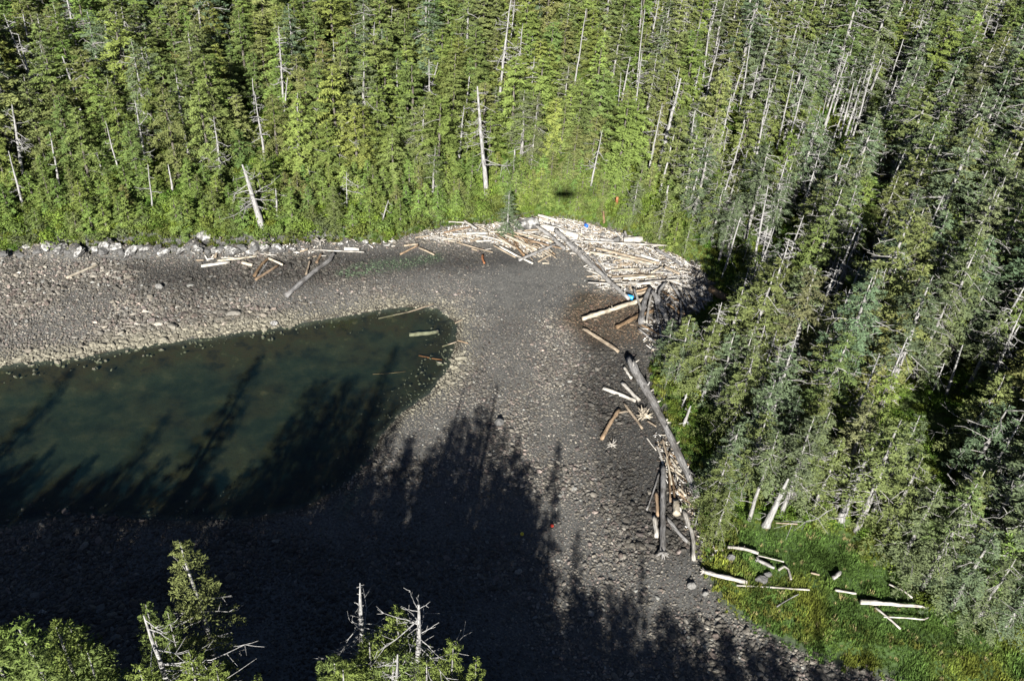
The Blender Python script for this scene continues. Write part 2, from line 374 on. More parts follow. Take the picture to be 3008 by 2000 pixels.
# split the sheet into beach, lagoon bed, grass bank and forest floor; the pieces share their borders
nx, ny = XX.shape; vid = np.arange(nx*ny).reshape(nx, ny)
quad = np.stack([vid[:-1, :-1], vid[1:, :-1], vid[1:, 1:], vid[:-1, 1:]], -1).reshape(-1, 4)
cx = XX.ravel()[quad].mean(1); 
fS = IN_S.ravel()[quad].sum(1) >= 2; fW = IN_W.ravel()[quad].sum(1) >= 3; fG = grass.ravel()[quad].mean(1) > .5
VV = np.stack([XX, YY, ZZ], -1).reshape(-1, 3)
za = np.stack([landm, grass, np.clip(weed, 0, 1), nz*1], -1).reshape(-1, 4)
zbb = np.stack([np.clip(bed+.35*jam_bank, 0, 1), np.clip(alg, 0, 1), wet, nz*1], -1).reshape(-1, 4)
SHEETS = {}
for nm, msk in (('lagoon_bed', fW), ('grass_bank_ground', fG & ~fW), ('beach', fS & ~fW & ~fG), ('hillside_ground', ~fS & ~fW & ~fG)):
    q = quad[msk]; u, inv = np.unique(q, return_inverse=True); mb = MB(); mb.add(VV[u], inv.reshape(-1, 4))
    me = mb.mesh(nm, M_GROUND, True)
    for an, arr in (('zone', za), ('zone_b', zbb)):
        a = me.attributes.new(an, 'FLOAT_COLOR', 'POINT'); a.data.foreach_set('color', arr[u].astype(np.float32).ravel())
    o = link(nm, me); o['kind'] = 'structure'; SHEETS[nm] = o
mb = MB(); wpo = np.vstack([[[-500, 45]], wp[1:-1]+norm(wp[1:-1]-np.array([-40, 75]))*2.5, [[-500, -22]]])
import bmesh
bm = bmesh.new(); bm.faces.new([bm.verts.new((x, y, 0.0)) for x, y in wpo]); bmesh.ops.triangulate(bm, faces=bm.faces[:]); bm.normal_update()
for f_ in bm.faces:
    if f_.normal.z < 0: f_.normal_flip()
me = bpy.data.meshes.new('lagoon_water'); bm.to_mesh(me); bm.free(); me.materials.append(M_WATER)
o = link('lagoon_water', me); o['kind'] = 'structure'

# ------------------------------------------------------------------ beach stones
def rock_mesh(name, seed, k=1, mt=None, rough=.16, flat=(1, .8, .55)):
    r = np.random.default_rng(seed); bm = bmesh.new(); bmesh.ops.create_icosphere(bm, subdivisions=k, radius=1)
    pl = [(norm(r.normal(size=3)), r.uniform(.55, .85)) for _ in range(7)]
    for v in bm.verts:
        p = np.array(v.co)
        for nn, d in pl:
            e = p@nn-d
            if e > 0: p = p-nn*e*.9
        p = p*(1+r.normal(0, rough*.35))*np.array(flat); v.co = p
    me = bpy.data.meshes.new(name); bm.to_mesh(me); bm.free(); me.materials.append(mt or M_STONE); return me
ROCKS = [rock_mesh('stone', 40+i, 1) for i in range(7)]+[rock_mesh('stone', 60+i, 2) for i in range(4)]
ROCKSRC = [source('stone_source', m) for m in ROCKS[:7]]
BEACH_EDGE = lambda x, y: (interp(np.where(IN_S, DS, -DS), x, y))
WATER_EDGE = lambda x, y: (interp(np.where(IN_W, -DW, DW), x, y))
def hexpts(x0, x1, y0, y1, s, rng, jit=.42):
    nxp = int((x1-x0)/s); nyp = int((y1-y0)/(s*.87)); i, j = np.meshgrid(np.arange(nxp), np.arange(nyp), indexing='ij')
    x = x0+(i+.5*(j % 2))*s+rng.uniform(-jit, jit, i.shape)*s; y = y0+j*s*.87+rng.uniform(-jit, jit, i.shape)*s
    return x.ravel(), y.ravel()
def inframe(x, y, z, mx=60, my0=60, my1=60):
    p = proj(np.stack([x, y, z], -1)); return (p[:, 0] > -mx) & (p[:, 0] < 3008+mx) & (p[:, 1] > -my0) & (p[:, 1] < 2000+my1)
def stone_tint(x, y, rng, n):
    base = np.array([.086, .080, .070])[None]*np.ones((n, 1))
    warm = rng.random((n, 1)); base = base*(1+np.c_[.06*warm, .02*warm, -.06*warm])
    base *= np.exp(rng.normal(-.04, .36, (n, 1)))
    base *= (1+.55*vnoise(x, y, 5.5, 61)+.4*vnoise(BEACH_EDGE(x, y)*1.0, 0*x+3.3, 1.6, 62))[:, None]
    purp = rng.random(n) < .2; base[purp] *= (1.05, .94, .98)
    pale = rng.random(n) < .03; base[pale] = np.array([.16, .158, .145])*rng.uniform(.8, 1.3, (pale.sum(), 1))
    we = WATER_EDGE(x, y); tanf = (sstep(4.5, .6, we)*sstep(70, 82, y)*sstep(0, -8, x-6)*.85)[:, None]
    base = base*(1-tanf)+tanf*np.array([.140, .130, .098])*np.exp(rng.normal(0, .22, (n, 1)))
    dk = np.clip(.42*sstep(76, 60, y)*sstep(8, -4, x)+.62*zone(Z_DARK, x, y, 3)+.66*zone(Z_WETR, x, y, 3)+.45*zone(Z_WEED, x, y, 2), 0, .7)[:, None]  # first term puts deeper near-bank shade into stone colour; rest is algae, wet, weed
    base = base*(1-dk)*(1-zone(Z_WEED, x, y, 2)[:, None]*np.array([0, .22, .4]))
    al = .8*(zone(Z_ALG, x, y, 1.2)*(rng.random(n) < .6))[:, None]
    return base*(1-al)+al*np.array([.055, .085, .045])*rng.uniform(.7, 1.3, (n, 1))
def make_cobbles():
    r = np.random.default_rng(11); P = []; S = []
    for s, lo, hi, keep in ((.72, .2, .42, .42), (.40, .11, .25, 1.), (.28, .07, .13, .6)):
        x, y = hexpts(-100, 60, 36, 145, s, r); e = BEACH_EDGE(x, y); we = WATER_EDGE(x, y); z = hz(x, y)
        ok = (e > -.3) & (we > -5) & inframe(x, y, z) & (r.random(len(x)) < keep)
        head = zone([(1000, 1080), (1180, 990), (1330, 930), (1360, 1060), (1260, 1180), (1120, 1260)], x, y, 3); ok &= (we > -.1+.7*vnoise(x, y, 1.2, 14)) | (r.random(len(x)) < .2*np.exp(we*(.9-.55*head)))
        ok &= (interp(grass, x, y) < .3) | (r.random(len(x)) < .06)
        sand = zone(Z_SAND, x, y, 4)
        ok &= r.random(len(x)) > sand*(.98 if s > .35 else .5)
        x, y, z, sand, we = x[ok], y[ok], z[ok], sand[ok], we[ok]
        size = r.uniform(lo, hi, len(x))*(.72+.55*sstep(-.2, .35, vnoise(x, y, 7, 31)))
        left = sstep(-10, -45, x); size *= .85+.35*left
        right = zone(Z_WETR, x, y, 4); size *= 1+.3*right*(s > .35)
        size *= np.where((we < 5) & (y > 80), 1.12, 1.); size *= np.where(r.random(len(x)) < .012, 1.5, 1); size *= 1-.2*sstep(70, 55, y)*sstep(10, -10, x)*0
        P.append(np.stack([x, y, np.maximum(z, -.16)+size*.12], -1)); S.append(size)
    P = np.vstack(P); S = np.concatenate(S); n = len(P)
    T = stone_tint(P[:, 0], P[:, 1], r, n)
    rot = np.c_[r.normal(0, .25, n), r.normal(0, .25, n), r.uniform(0, 6.28, n)]
    scl = S[:, None]*np.c_[r.uniform(.85, 1.35, n), r.uniform(.8, 1.1, n), r.uniform(.75, 1.3, n)]
    # the 300 that show largest are single stones
    D = np.linalg.norm(P-CP, axis=1); pr = proj(P); vis = (pr[:, 0] > 0) & (pr[:, 0] < 3008) & (pr[:, 1] > 0) & (pr[:, 1] < 2000)
    score = np.where(vis, S/D, 0); big = np.argsort(-score)[:300]; rest = np.ones(n, bool); rest[big] = False
    for k in big:
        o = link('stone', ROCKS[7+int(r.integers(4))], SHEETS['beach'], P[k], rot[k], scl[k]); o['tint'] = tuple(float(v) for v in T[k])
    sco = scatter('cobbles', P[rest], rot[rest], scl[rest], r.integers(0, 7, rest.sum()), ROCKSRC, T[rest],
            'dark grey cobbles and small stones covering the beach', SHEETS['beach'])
    return n
print('cobbles', make_cobbles())

def boulder(px, py, w_px, h_px, col, label, seed, sink=.25, lift=0):
    p = at(px, py); D = np.linalg.norm(p-CP); s = w_px*D/F/2; r = np.random.default_rng(seed)
    o = link('boulder', rock_mesh('boulder', seed, 3, M_ROCKW if col == 'white' else M_STONE, .12), None, p+np.array([0, 0, s*sink*.6+lift]),
             (r.normal(0, .1), r.normal(0, .1), r.uniform(-.3, .3)), (s, s*.85, max(h_px*D/F/2/.82/.55, s*.5)))
    o['tint'] = (.125, .122, .115) if col != 'dark' else (.07, .069, .067); tag(o, label, 'boulder', 'boulders along the top of the beach'); return o
def rockw():
    m, n, out = mat('barnacled_rock')
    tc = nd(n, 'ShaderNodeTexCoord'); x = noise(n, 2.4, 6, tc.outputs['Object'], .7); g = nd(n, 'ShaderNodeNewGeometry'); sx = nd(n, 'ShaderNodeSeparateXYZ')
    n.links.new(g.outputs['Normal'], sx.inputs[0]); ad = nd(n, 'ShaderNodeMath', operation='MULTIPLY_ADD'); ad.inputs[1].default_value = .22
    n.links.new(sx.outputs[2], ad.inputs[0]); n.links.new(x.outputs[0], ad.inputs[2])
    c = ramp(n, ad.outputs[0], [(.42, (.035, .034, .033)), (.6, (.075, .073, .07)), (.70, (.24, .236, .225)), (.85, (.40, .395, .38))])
    princ(n, out, c, .85, .2, x.outputs[0], .6, .1); return m
M_ROCKW = rockw()
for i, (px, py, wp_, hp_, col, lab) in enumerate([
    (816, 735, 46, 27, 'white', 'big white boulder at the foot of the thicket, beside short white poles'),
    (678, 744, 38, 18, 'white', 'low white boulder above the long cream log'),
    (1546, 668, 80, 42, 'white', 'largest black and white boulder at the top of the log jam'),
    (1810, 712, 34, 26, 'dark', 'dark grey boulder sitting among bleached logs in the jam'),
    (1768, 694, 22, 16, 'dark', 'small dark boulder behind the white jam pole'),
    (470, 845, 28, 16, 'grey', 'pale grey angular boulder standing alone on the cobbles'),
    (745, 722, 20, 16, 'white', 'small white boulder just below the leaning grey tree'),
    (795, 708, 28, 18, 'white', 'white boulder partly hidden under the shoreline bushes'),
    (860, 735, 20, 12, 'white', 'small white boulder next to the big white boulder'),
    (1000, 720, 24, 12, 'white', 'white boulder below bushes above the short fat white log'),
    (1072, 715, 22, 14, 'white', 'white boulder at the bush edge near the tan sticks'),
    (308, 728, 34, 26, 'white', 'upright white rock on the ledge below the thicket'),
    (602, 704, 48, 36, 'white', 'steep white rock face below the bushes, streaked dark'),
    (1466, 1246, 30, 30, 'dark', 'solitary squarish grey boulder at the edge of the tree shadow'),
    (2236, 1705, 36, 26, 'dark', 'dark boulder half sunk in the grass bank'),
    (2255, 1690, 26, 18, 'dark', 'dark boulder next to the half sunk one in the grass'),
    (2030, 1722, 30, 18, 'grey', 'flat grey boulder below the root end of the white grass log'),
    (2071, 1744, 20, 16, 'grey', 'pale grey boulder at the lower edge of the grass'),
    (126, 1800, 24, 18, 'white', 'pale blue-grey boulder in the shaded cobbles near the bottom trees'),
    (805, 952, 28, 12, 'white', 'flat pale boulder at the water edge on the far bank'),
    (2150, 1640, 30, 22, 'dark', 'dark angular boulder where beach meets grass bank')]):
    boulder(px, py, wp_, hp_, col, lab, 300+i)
# ledge rocks along the far left shore
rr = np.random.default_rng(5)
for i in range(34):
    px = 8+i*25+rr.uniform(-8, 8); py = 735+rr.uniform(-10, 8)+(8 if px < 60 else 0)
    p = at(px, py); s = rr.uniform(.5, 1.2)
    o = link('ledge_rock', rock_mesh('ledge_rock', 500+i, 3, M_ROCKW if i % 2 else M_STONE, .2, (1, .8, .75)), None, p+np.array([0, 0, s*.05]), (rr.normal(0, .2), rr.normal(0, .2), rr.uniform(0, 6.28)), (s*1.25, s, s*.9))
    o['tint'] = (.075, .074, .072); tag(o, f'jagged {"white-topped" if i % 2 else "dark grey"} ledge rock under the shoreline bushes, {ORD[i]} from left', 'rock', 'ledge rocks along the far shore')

# ------------------------------------------------------------------ trees
def conifer_parts(seed, H, R, base=.12, nb=80, leaf=.30, droop=.35, sparse=1., shape=.8, dead=0, trunk_r=None, flat=.25, lean=0, elev=(-12, 38), clump=.5, bark=None, keep=.66):
    """trunk, crown and dead-branch meshes of one conifer, foot at the origin"""
    r = np.random.default_rng(seed); tr = trunk_r or (.10+.013*H)
    zz = np.linspace(0, 1, 9); bend = np.cumsum(r.normal(0, .035, (9, 2)), 0)*H*.12; bend -= bend[0]
    tp = np.c_[bend[:, 0]+lean*zz*H, bend[:, 1], zz*H]
    tb = MB(); tb.tube(tp, tr*(1-zz)**.8+.03, 7, True, r, .06)
    top = lambda z: np.array([np.interp(z, tp[:, 2], tp[:, 0]), np.interp(z, tp[:, 2], tp[:, 1]), z])
    C = []; A = []; Wd = []; stick = MB(); gap = r.random(6)*6.28
    for i in range(nb):
        t = (i+r.random())/nb; t = t**.92; z = H*(base+(1-base)*t)
        az = i*2.39996+r.normal(0, .35)
        pf = (1-t)**shape*.92+.08 if t > .12 else (.55+.45*t/.12)*((1-t)**shape*.92+.08)
        L = R*pf*np.exp(r.normal(0, .22))
        e = math.radians(elev[0]+(elev[1]-elev[0])*t**1.2+r.normal(0, 7))
        d = np.array([math.cos(az), math.sin(az), 0]); sd = np.array([-d[1], d[0], 0]); p0 = top(z)
        def bp(s): return p0+np.outer(s*L*math.cos(e), d)+np.outer(s*L*math.sin(e)-droop*L*s*s, [0, 0, 1])
        nt_ = max(5, int(L/.10*sparse)); s = np.sort(r.uniform(.12, 1.0, nt_)); bpnt = bp(s)
        if r.random() < .5: stick.tube(bp(np.linspace(0, .85, 4)), np.linspace(.045, .018, 4), 4, False)
        side = np.where(np.arange(nt_) % 2, 1, -1)
        lt = np.minimum(1.25, .2+.55*L*(1-s)*r.uniform(.6, 1.2, nt_))
        td = norm(d*r.uniform(.5, 1.1, (nt_, 1))+sd*(side*r.uniform(.7, 1.2, nt_))[:, None]+np.array([0, 0, 1])*r.normal(-.12, flat*.6, (nt_, 1)))
        k = 4; u = (np.arange(k)+.5)/k
        c = (bpnt[:, None]+td[:, None]*(lt[:, None]*u)[..., None]).reshape(-1, 3)
        c[:, 2] -= (np.outer(lt, u**2).ravel())*.25*droop
        c += r.normal(0, leaf*.22, c.shape)*[1, 1, .7]
        a = norm(np.repeat(td, k, 0)+r.normal(0, .45, c.shape)); w_ = norm(np.cross(a, norm(np.array([0, 0, .6])+.8*d+r.normal(0, .35, c.shape))))
        sz = leaf*r.uniform(.6, 1.25, (len(c), 1)); C.append(c); A.append(a*sz*.80); Wd.append(w_*sz*.25)
    c = np.vstack(C); a = np.vstack(A); w_ = np.vstack(Wd)
    if clump:
        kp = r.random(len(c)) < keep+clump*1.2*vnoise(c[:, 0]*1.0+c[:, 2]*.37, c[:, 1]+c[:, 2]*.8, .8, seed % 97)
        c, a, w_ = c[kp], a[kp], w_[kp]
    cr = MB(); cr.diamonds(c, a, w_)
    if stick.v:
        pass
    out = [('trunk', tb.mesh('trunk', bark or M_BARK, True)), ('crown', cr.mesh('crown', M_FOL))]
    db = MB()
    for i in range(dead):
        z = H*r.uniform(max(.12, base-.25), .9); az = r.uniform(0, 6.28); t = (z/H-base)/(1-base)
        L = R*(.65+.5*r.random())*(1.0 if t < .1 else (1-t)**shape+.15)
        d = np.array([math.cos(az), math.sin(az), 0]); s = np.linspace(0, 1, 5); e = r.normal(.05, .25)
        pts = top(z)+np.outer(s*L, d)+np.outer(s*L*e-.3*L*s*s+.15*L*s**4, [0, 0, 1])+r.normal(0, .04, (5, 3))
        db.tube(pts, np.linspace(.055, .02, 5), 4, False)
        for q in range(3):
            i0 = r.integers(2, 5); dd = norm(d+r.normal(0, .7, 3)); db.tube(np.array([pts[i0], pts[i0]+dd*L*.18, pts[i0]+dd*L*.34+np.array([0, 0, -.05])]), [.028, .022, .014], 3, False)
    if db.v: out.append(('dead_branches', db.mesh('dead_branches', M_TWIG)))
    return out
HEM = [conifer_parts(100+i, 12, 3.2+.25*i, .05, 60, .28, .34, 1.1, .6, 2, elev=(-8, 42), clump=.6, bark=M_BARKD, keep=.78) for i in range(6)]
SPR = [conifer_parts(200+i, 14, 3.5 if i % 2 else 2.8, .10 if i % 2 else .38, 62 if i % 2 else 48, .24, .28, 1.2, .56, 20, elev=(-10, 35), clump=.8, keep=.72) for i in range(6)]
SAP = [conifer_parts(250+i, 6, 2.1, .02, 46, .25, .25, 1.15, .8, 0, elev=(0, 50), clump=.4, bark=M_BARKD, keep=.8) for i in range(3)]

def joined(parts, name):
    """one mesh of a whole tree, for the far forest"""
    vs_, f4, f3, mi, n = [], [], [], [], 0
    polys4 = []; polys3 = []
    mb = MB(); mats = []; idx4 = []; idx3 = []
    for k, (nm, me) in enumerate(parts):
        V = np.zeros(len(me.vertices)*3, np.float32); me.vertices.foreach_get('co', V); mats.append(me.materials[0])
        ls = np.zeros(len(me.loops), np.int32); me.loops.foreach_get('vertex_index', ls)
        lt = np.zeros(len(me.polygons), np.int32); me.polygons.foreach_get('loop_total', lt)
        n4 = (lt == 4).sum(); n3 = (lt == 3).sum(); V = V.reshape(-1, 3); b = mb.n
        mb.v.append(V); mb.n += len(V)
        if n4: mb.f4.append(ls[:n4*4].reshape(-1, 4)+b); idx4 += [k]*n4
        if n3: mb.f3.append(ls[n4*4:].reshape(-1, 3)+b); idx3 += [k]*n3
    me = mb.mesh(name, mats); me.polygons.foreach_set('material_index', np.array(idx4+idx3, np.int32)); return me
HEMS = [source('hemlock_source', joined(p, 'far_hemlock')) for p in HEM]
SPRS = [source('spruce_source', joined(p, 'far_spruce')) for p in SPR]

def place_tree(name, parts, loc, rz, scl, tint, label, cat, group, tilt=(0, 0)):
    t = link(name, None, None, loc, (tilt[0], tilt[1], rz), scl); tag(t, label, cat, group)
    t.empty_display_size = .5
    for nm, me in parts:
        o = link(nm, me, t)
        if nm == 'crown': o['tint'] = tint
        if nm == 'dead_branches': o['kind'] = 'stuff'
    return t

# -- dead standing trees -------------------------------------------------------------------------
def snag_meshes(seed, H, r0, nbr, spread, topr=.25, lo=.3, hi=.97, side=None, one=True, droop=.35, bs=1.):
    r = np.random.default_rng(seed); s = np.linspace(0, 1, 12); bend = np.cumsum(r.normal(0, .05, (12, 2)), 0)*H*.05; bend -= bend[0]
    tp = np.c_[bend, s*H]; tb = MB(); rad = r0*((1-s)**.75*(1-topr)+topr); rad[0] *= 1.35
    tb.tube(tp, rad, 8, True, r, .09)
    res = []
    for i in range(nbr):
        z = H*r.uniform(lo, hi); az = r.uniform(0, 6.28) if side is None else side+r.normal(0, .6)
        d = np.array([math.cos(az), math.sin(az), 0]); t = z/H
        L = spread*(1.1-.75*t)*np.exp(r.normal(-.1, .4)); e = r.normal(.05, .3); q = np.linspace(0, 1, 6)
        p0 = np.array([np.interp(z, tp[:, 2], tp[:, 0]), np.interp(z, tp[:, 2], tp[:, 1]), z])
        pts = p0+np.outer(q*L, d)+np.outer(q*L*e-droop*L*q*q+.25*L*q**3.5, [0, 0, 1])+r.normal(0, .022*L, (6, 3))*q[:, None]+np.outer(q*q*L*r.normal(0, .22), [-d[1], d[0], 0])
        b = MB(); br = bs*np.linspace(min(.09, .028+.02*L), .018, 6); b.tube(pts, br, 5, False)
        for k in range(int(1+L*1.6)):
            i0 = r.integers(2, 6); dd = norm(d+r.normal(0, .75, 3)); l2 = L*r.uniform(.15, .4)
            b.tube(np.array([pts[i0], pts[i0]+dd*l2*.5+[0, 0, -.04], pts[i0]+dd*l2]), [.036*bs, .028*bs, .016*bs], 4, False)
        res.append(b)
    if one and res:
        o = MB()
        for b in res:
            for v, f in zip(b.v, b.f4): o.v.append(v); o.f4.append(f+o.n)
            o.n += b.n
        # tubes carry their own offsets, so rebuild the running index
        o = MB(); 
        for b in res:
            off = o.n
            o.v += b.v; o.f4 += [f+off for f in b.f4]; o.n += b.n
        return tb, [o]
    return tb, res
SNAG_SEG = []
def snag(base, top, r0, nbr, spread, label, seed, ext=.35, one=True, topr=.25, side=None, lo=.3, matl=None, name='dead_tree', cat='dead tree', group='dead standing trees in the forest', hide=True, dist=None):
    """base, top: photograph pixels of the visible foot and tip; ext lowers the foot behind the trees in front"""
    b = np.array(base, float); t = np.array(top, float); b2 = b+(b-t)*ext
    p = at(*b2); p[2] -= .25
    hs = np.linspace(.5, 34, 400); pj = proj(p+np.outer(hs, [0, 0, 1])); k = int(np.argmin(abs(pj[:, 1]-t[1]))); H = hs[k]
    D = np.linalg.norm(p-CP); dx = (t[0]-pj[k, 0])*D/F; ang = math.atan2(dx, H); ang = max(-.35, min(.35, ang))
    tb, br = snag_meshes(seed, H/math.cos(ang), r0*.72, nbr, spread, topr, lo, side=side, one=one)
    e = link(name, None, None, p, (0, ang, 0)); tag(e, label, cat, group)
    link('trunk', tb.mesh('trunk', matl or M_SNAG, True), e)
    for q_ in br:
        q_ = link('branches' if one else 'branch', q_.mesh('branches' if one else 'branch', matl or M_SNAG), e)
        if one: q_['kind'] = 'stuff'
    if hide: SNAG_SEG.append((b, t, D, p))
    return e
def c6(x, y): return (x/1.966, y/1.966)
def c7(x, y): return (1100+x/2.091, y/2.091)
def c8(x, y): return (2000+x/1.568, y/1.568)
def c9(x, y): return (2000+x/2.24, 900+y/2.24)
SN = [
 (c6(135, 1210), c6(45, 870), .32, 9, 1.6, 'bare white dead trunk leaning out at the far end of the shoreline thicket', .05, 0),
 (c6(120, 940), c6(55, 600), .32, 26, 2.6, 'grey dead tree with a ragged spread of branches behind the bare white trunk', .3, 1),
 (c6(335, 1040), c6(285, 760), .30, 9, 1.5, 'straight white trunk scarred orange at its foot, above the thicket', .08, 0),
 (c6(1000, 1115), c6(972, 950), .30, 3, .8, 'short bare white trunk with pinkish foot in mid thicket', .08, 0),
 (c6(1525, 1345), c6(1405, 960), .62, 20, 3.2, 'stout grey-barked dead tree leaning over the beach with a twisted fan of branches', .0, 1),
 (c6(2003, 1225), c6(2003, 990), .15, 14, 1.9, 'small bare white pole with branches on one side only, in bright bushes', .05, 0),
 (c6(1640, 640), c6(1655, 445), .28, 5, 1.0, 'pale dead trunk at the edge of the dark gap above the blue-green spruce', .3, 0),
 (c6(450, 320), c6(385, 0), .36, 34, 2.6, 'tall dead tree with many level branches near the top corner of the slope', .3, 1),
 (c6(182, 340), c6(130, 80), .3, 18, 2.0, 'grey dead spire with short branches, next to the tallest dead tree in the corner', .3, 0),
 (c6(480, 690), c6(365, 330), .3, 26, 2.3, 'thin dead tree whose lowest branches form a bright skirt', .25, 1),
 (c6(685, 980), c6(610, 700), .24, 6, 1.2, 'slim grey pole leaning outward above the young thicket', .15, 0),
 (c6(880, 1200), c6(850, 950), .22, 9, 1.2, 'thin grey dead pole low in the thicket', .1, 0),
 (c6(1470, 620), c6(1455, 450), .2, 5, 1., 'short dead pole below the dark gap', .3, 0),
 (c6(592, 1010), c6(555, 850), .26, 5, 1.1, 'grey trunk standing just behind the young thicket', .15, 0),
 (c6(1600, 1230), c6(1590, 1090), .3, 3, .8, 'white stub of trunk beside the leaning grey-barked tree', .1, 0),
 (c6(2205, 1280), c6(2240, 1150), .22, 8, 1.5, 'crooked grey branchy trunk at the bush edge above the tan sticks', .1, 0),
 (c7(770, 550), c7(830, 0), .36, 40, 3.0, 'tallest silver dead tree with broad tiers of bare branches in mid slope', .2, 1),
 (c7(692, 1215), c7(648, 540), .52, 46, 2.9, 'massive twisted silver dead tree with curling branches right above the log pile', .0, 1),
 (c7(1235, 475), c7(1300, 50), .26, 10, 1.6, 'straight pale trunk with a bare forked top behind the bright green gap', .15, 0),
 (c7(1615, 520), c7(1665, 60), .26, 8, 1.3, 'long pale trunk running high up the slope behind the jam', .2, 0),
 (c7(1745, 1045), c7(1890, 480), .5, 30, 2.4, 'big grey trunk with ladder-like broken branches beyond the jam', .0, 1),
 (c7(2025, 465), c7(2075, 130), .3, 3, .8, 'bare broken white trunk on the upper slope', .15, 0),
 (c7(1770, 1320), c7(1805, 1140), .5, 3, .8, 'thick broken grey stump trunk behind the jam', .0, 0),
 (c7(860, 1015), c7(862, 915), .42, 0, .5, 'short white broken stump above the small shore spruce', .0, 0),
 (c7(335, 575), c7(385, 380), .28, 3, .8, 'reddish-grey trunk tilted in a dark gap of the slope', .1, 0),
 (c7(1630, 225), c7(1645, 0), .24, 8, 1.4, 'thin pale pole at the very top of the slope', .2, 0),
 (c7(1500, 625), c7(1515, 450), .18, 8, 1.1, 'small dead pole in the grey-green crowns behind the jam', .2, 0),
 (c7(2130, 1040), c7(2170, 790), .17, 16, 1.6, 'slim dead pole with comb-like side branches past the grey stump', .1, 0),
 (c7(560, 720), c7(582, 470), .38, 4, 1., 'peeling grey trunk behind the massive twisted dead tree', .15, 0),
 (c8(280, 470), c8(325, 190), .3, 14, 1.4, 'white-barked dead trunk in the first rows of the grey stand', .25, 0),
 (c8(345, 720), c8(410, 370), .28, 24, 1.8, 'dead tree with many short bright branches in the grey stand', .2, 0),
 (c8(450, 640), c8(520, 330), .28, 20, 1.7, 'branchy dead tree beside the bright undergrowth gap', .2, 0),
 (c8(510, 690), c8(570, 560), .3, 2, .8, 'brown bare trunk at the foot of the undergrowth gap', .1, 0),
 (c8(640, 590), c8(680, 420), .14, 2, .6, 'thinnest pole in the bright undergrowth gap', .1, 0),
 (c8(700, 520), c8(745, 370), .26, 2, .7, 'brown-grey pole at the edge of the undergrowth gap', .1, 0),
 (c8(735, 620), c8(800, 380), .3, 3, .8, 'pale pole in the middle of the clustered trunks', .1, 0),
 (c8(765, 540), c8(835, 330), .3, 3, .8, 'widest pale pole of the clustered trunks', .1, 0),
 (c8(790, 640), c8(890, 300), .26, 4, .9, 'longest pale pole of the clustered trunks', .1, 0),
 (c8(820, 560), c8(925, 290), .24, 4, .9, 'outermost pole of the clustered trunks', .1, 0),
 (c8(930, 460), c8(1025, 180), .28, 14, 1.4, 'tall leaning dead tree past the clustered trunks', .2, 0),
 (c8(960, 500), c8(1050, 270), .34, 6, 1., 'shaded blue-grey broken trunk past the clustered trunks', .15, 0),
 (c8(1410, 195), c8(1475, 50), .5, 14, 1.5, 'thick bright white broken trunk high in the corner of the stand', .2, 0),
 (c8(875, 890), c8(945, 670), .26, 12, 1.3, 'white dead trunk with short spikes in mid stand', .15, 0),
 (c8(755, 1425), c8(845, 1170), .34, 3, .8, 'tall bare grey trunk in the dark gap below mid stand', .0, 0),
 (c8(660, 1330), c8(725, 1160), .24, 6, 1., 'thin pale trunk beside the dark gap', .1, 0),
 (c8(200, 1250), c8(270, 1000), .3, 14, 1.6, 'grey trunk with bare branches at the shaded end of the jam', .1, 0),
 (c8(540, 970), c8(640, 740), .2, 12, 1.3, 'slender leaning dead tree above the dark gap', .1, 0),
 (c8(1115, 1000), c8(1195, 815), .26, 10, 1.3, 'grey dead trunk deep in the stand', .2, 0),
 (c8(1455, 1435), c8(1495, 1330), .24, 8, 1.2, 'short dead trunk near the picture edge of the stand', .1, 0),
 (c8(895, 1200), c8(960, 1000), .3, 10, 1.3, 'grey dead trunk at the upper edge of the dark gap', .1, 0),
 (c9(130, 640), c9(210, 395), .36, 5, .7, 'bare white broken trunk standing behind the shore spruce', .0, 0),
 (c9(450, 835), c9(512, 600), .34, 9, 1., 'white trunk bristling with short stubs above the grassy clearing', .0, 0),
 (c9(560, 1440), c9(705, 1125), .62, 8, .8, 'thick bright white broken trunk rising from the grass', .0, 0),
 (c9(1050, 1400), c9(1235, 1000), .50, 26, 3.0, 'big grey dead tree with wide drooping branches above the grass bank', .0, 1),
 (c9(1090, 780), c9(1215, 540), .34, 5, 1., 'clean grey trunk behind the big drooping dead tree', .0, 0),
 (c9(1740, 605), c9(1870, 260), .3, 3, .8, 'dark shaded pole in the black gap of the near stand', .0, 0),
 (c9(1650, 585), c9(1740, 370), .18, 14, 1.4, 'thin branchy pole next to the dark shaded pole', .0, 0),
 (c9(2040, 1200), c9(2200, 870), .36, 10, 1.4, 'tall grey trunk in deep shade near the picture edge', .0, 0),
 (c9(1745, 1130), c9(1840, 975), .22, 3, .7, 'twin-looking pale trunk below a mossy crown', .0, 0),
 (c9(370, 1085), c9(570, 790), .2, 10, 1.4, 'thin leaning dead pole with one long side branch', .0, 0),
 (c9(12, 800), c9(68, 650), .36, 6, 1.2, 'broken white stump with splayed limbs in the grassy clearing', .0, 0),
 (c9(15, 655), c9(40, 570), .34, 5, .7, 'short white stub behind the splayed white stump', .0, 0),
 (c9(1540, 1045), c9(1570, 950), .26, 1, .5, 'short pale trunk in the black gap above the dead branches', .0, 0),
 (c9(1530, 1310), c9(1660, 1185), .24, 24, 2.2, 'tangled silver dead top hanging among mossy crowns', .1, 1),
 (c9(2010, 510), c9(2230, 120), .34, 20, 1.7, 'tall silver dead tree at the picture edge with stubby branches', .0, 0),
 (c9(280, 1035), c9(345, 790), .26, 14, 1.4, 'grey trunk with mossy twigs right above the long shore log', .0, 0),
 (c9(650, 690), c9(710, 560), .26, 6, 1., 'pale mossy trunk among the near crowns', .0, 0),
]
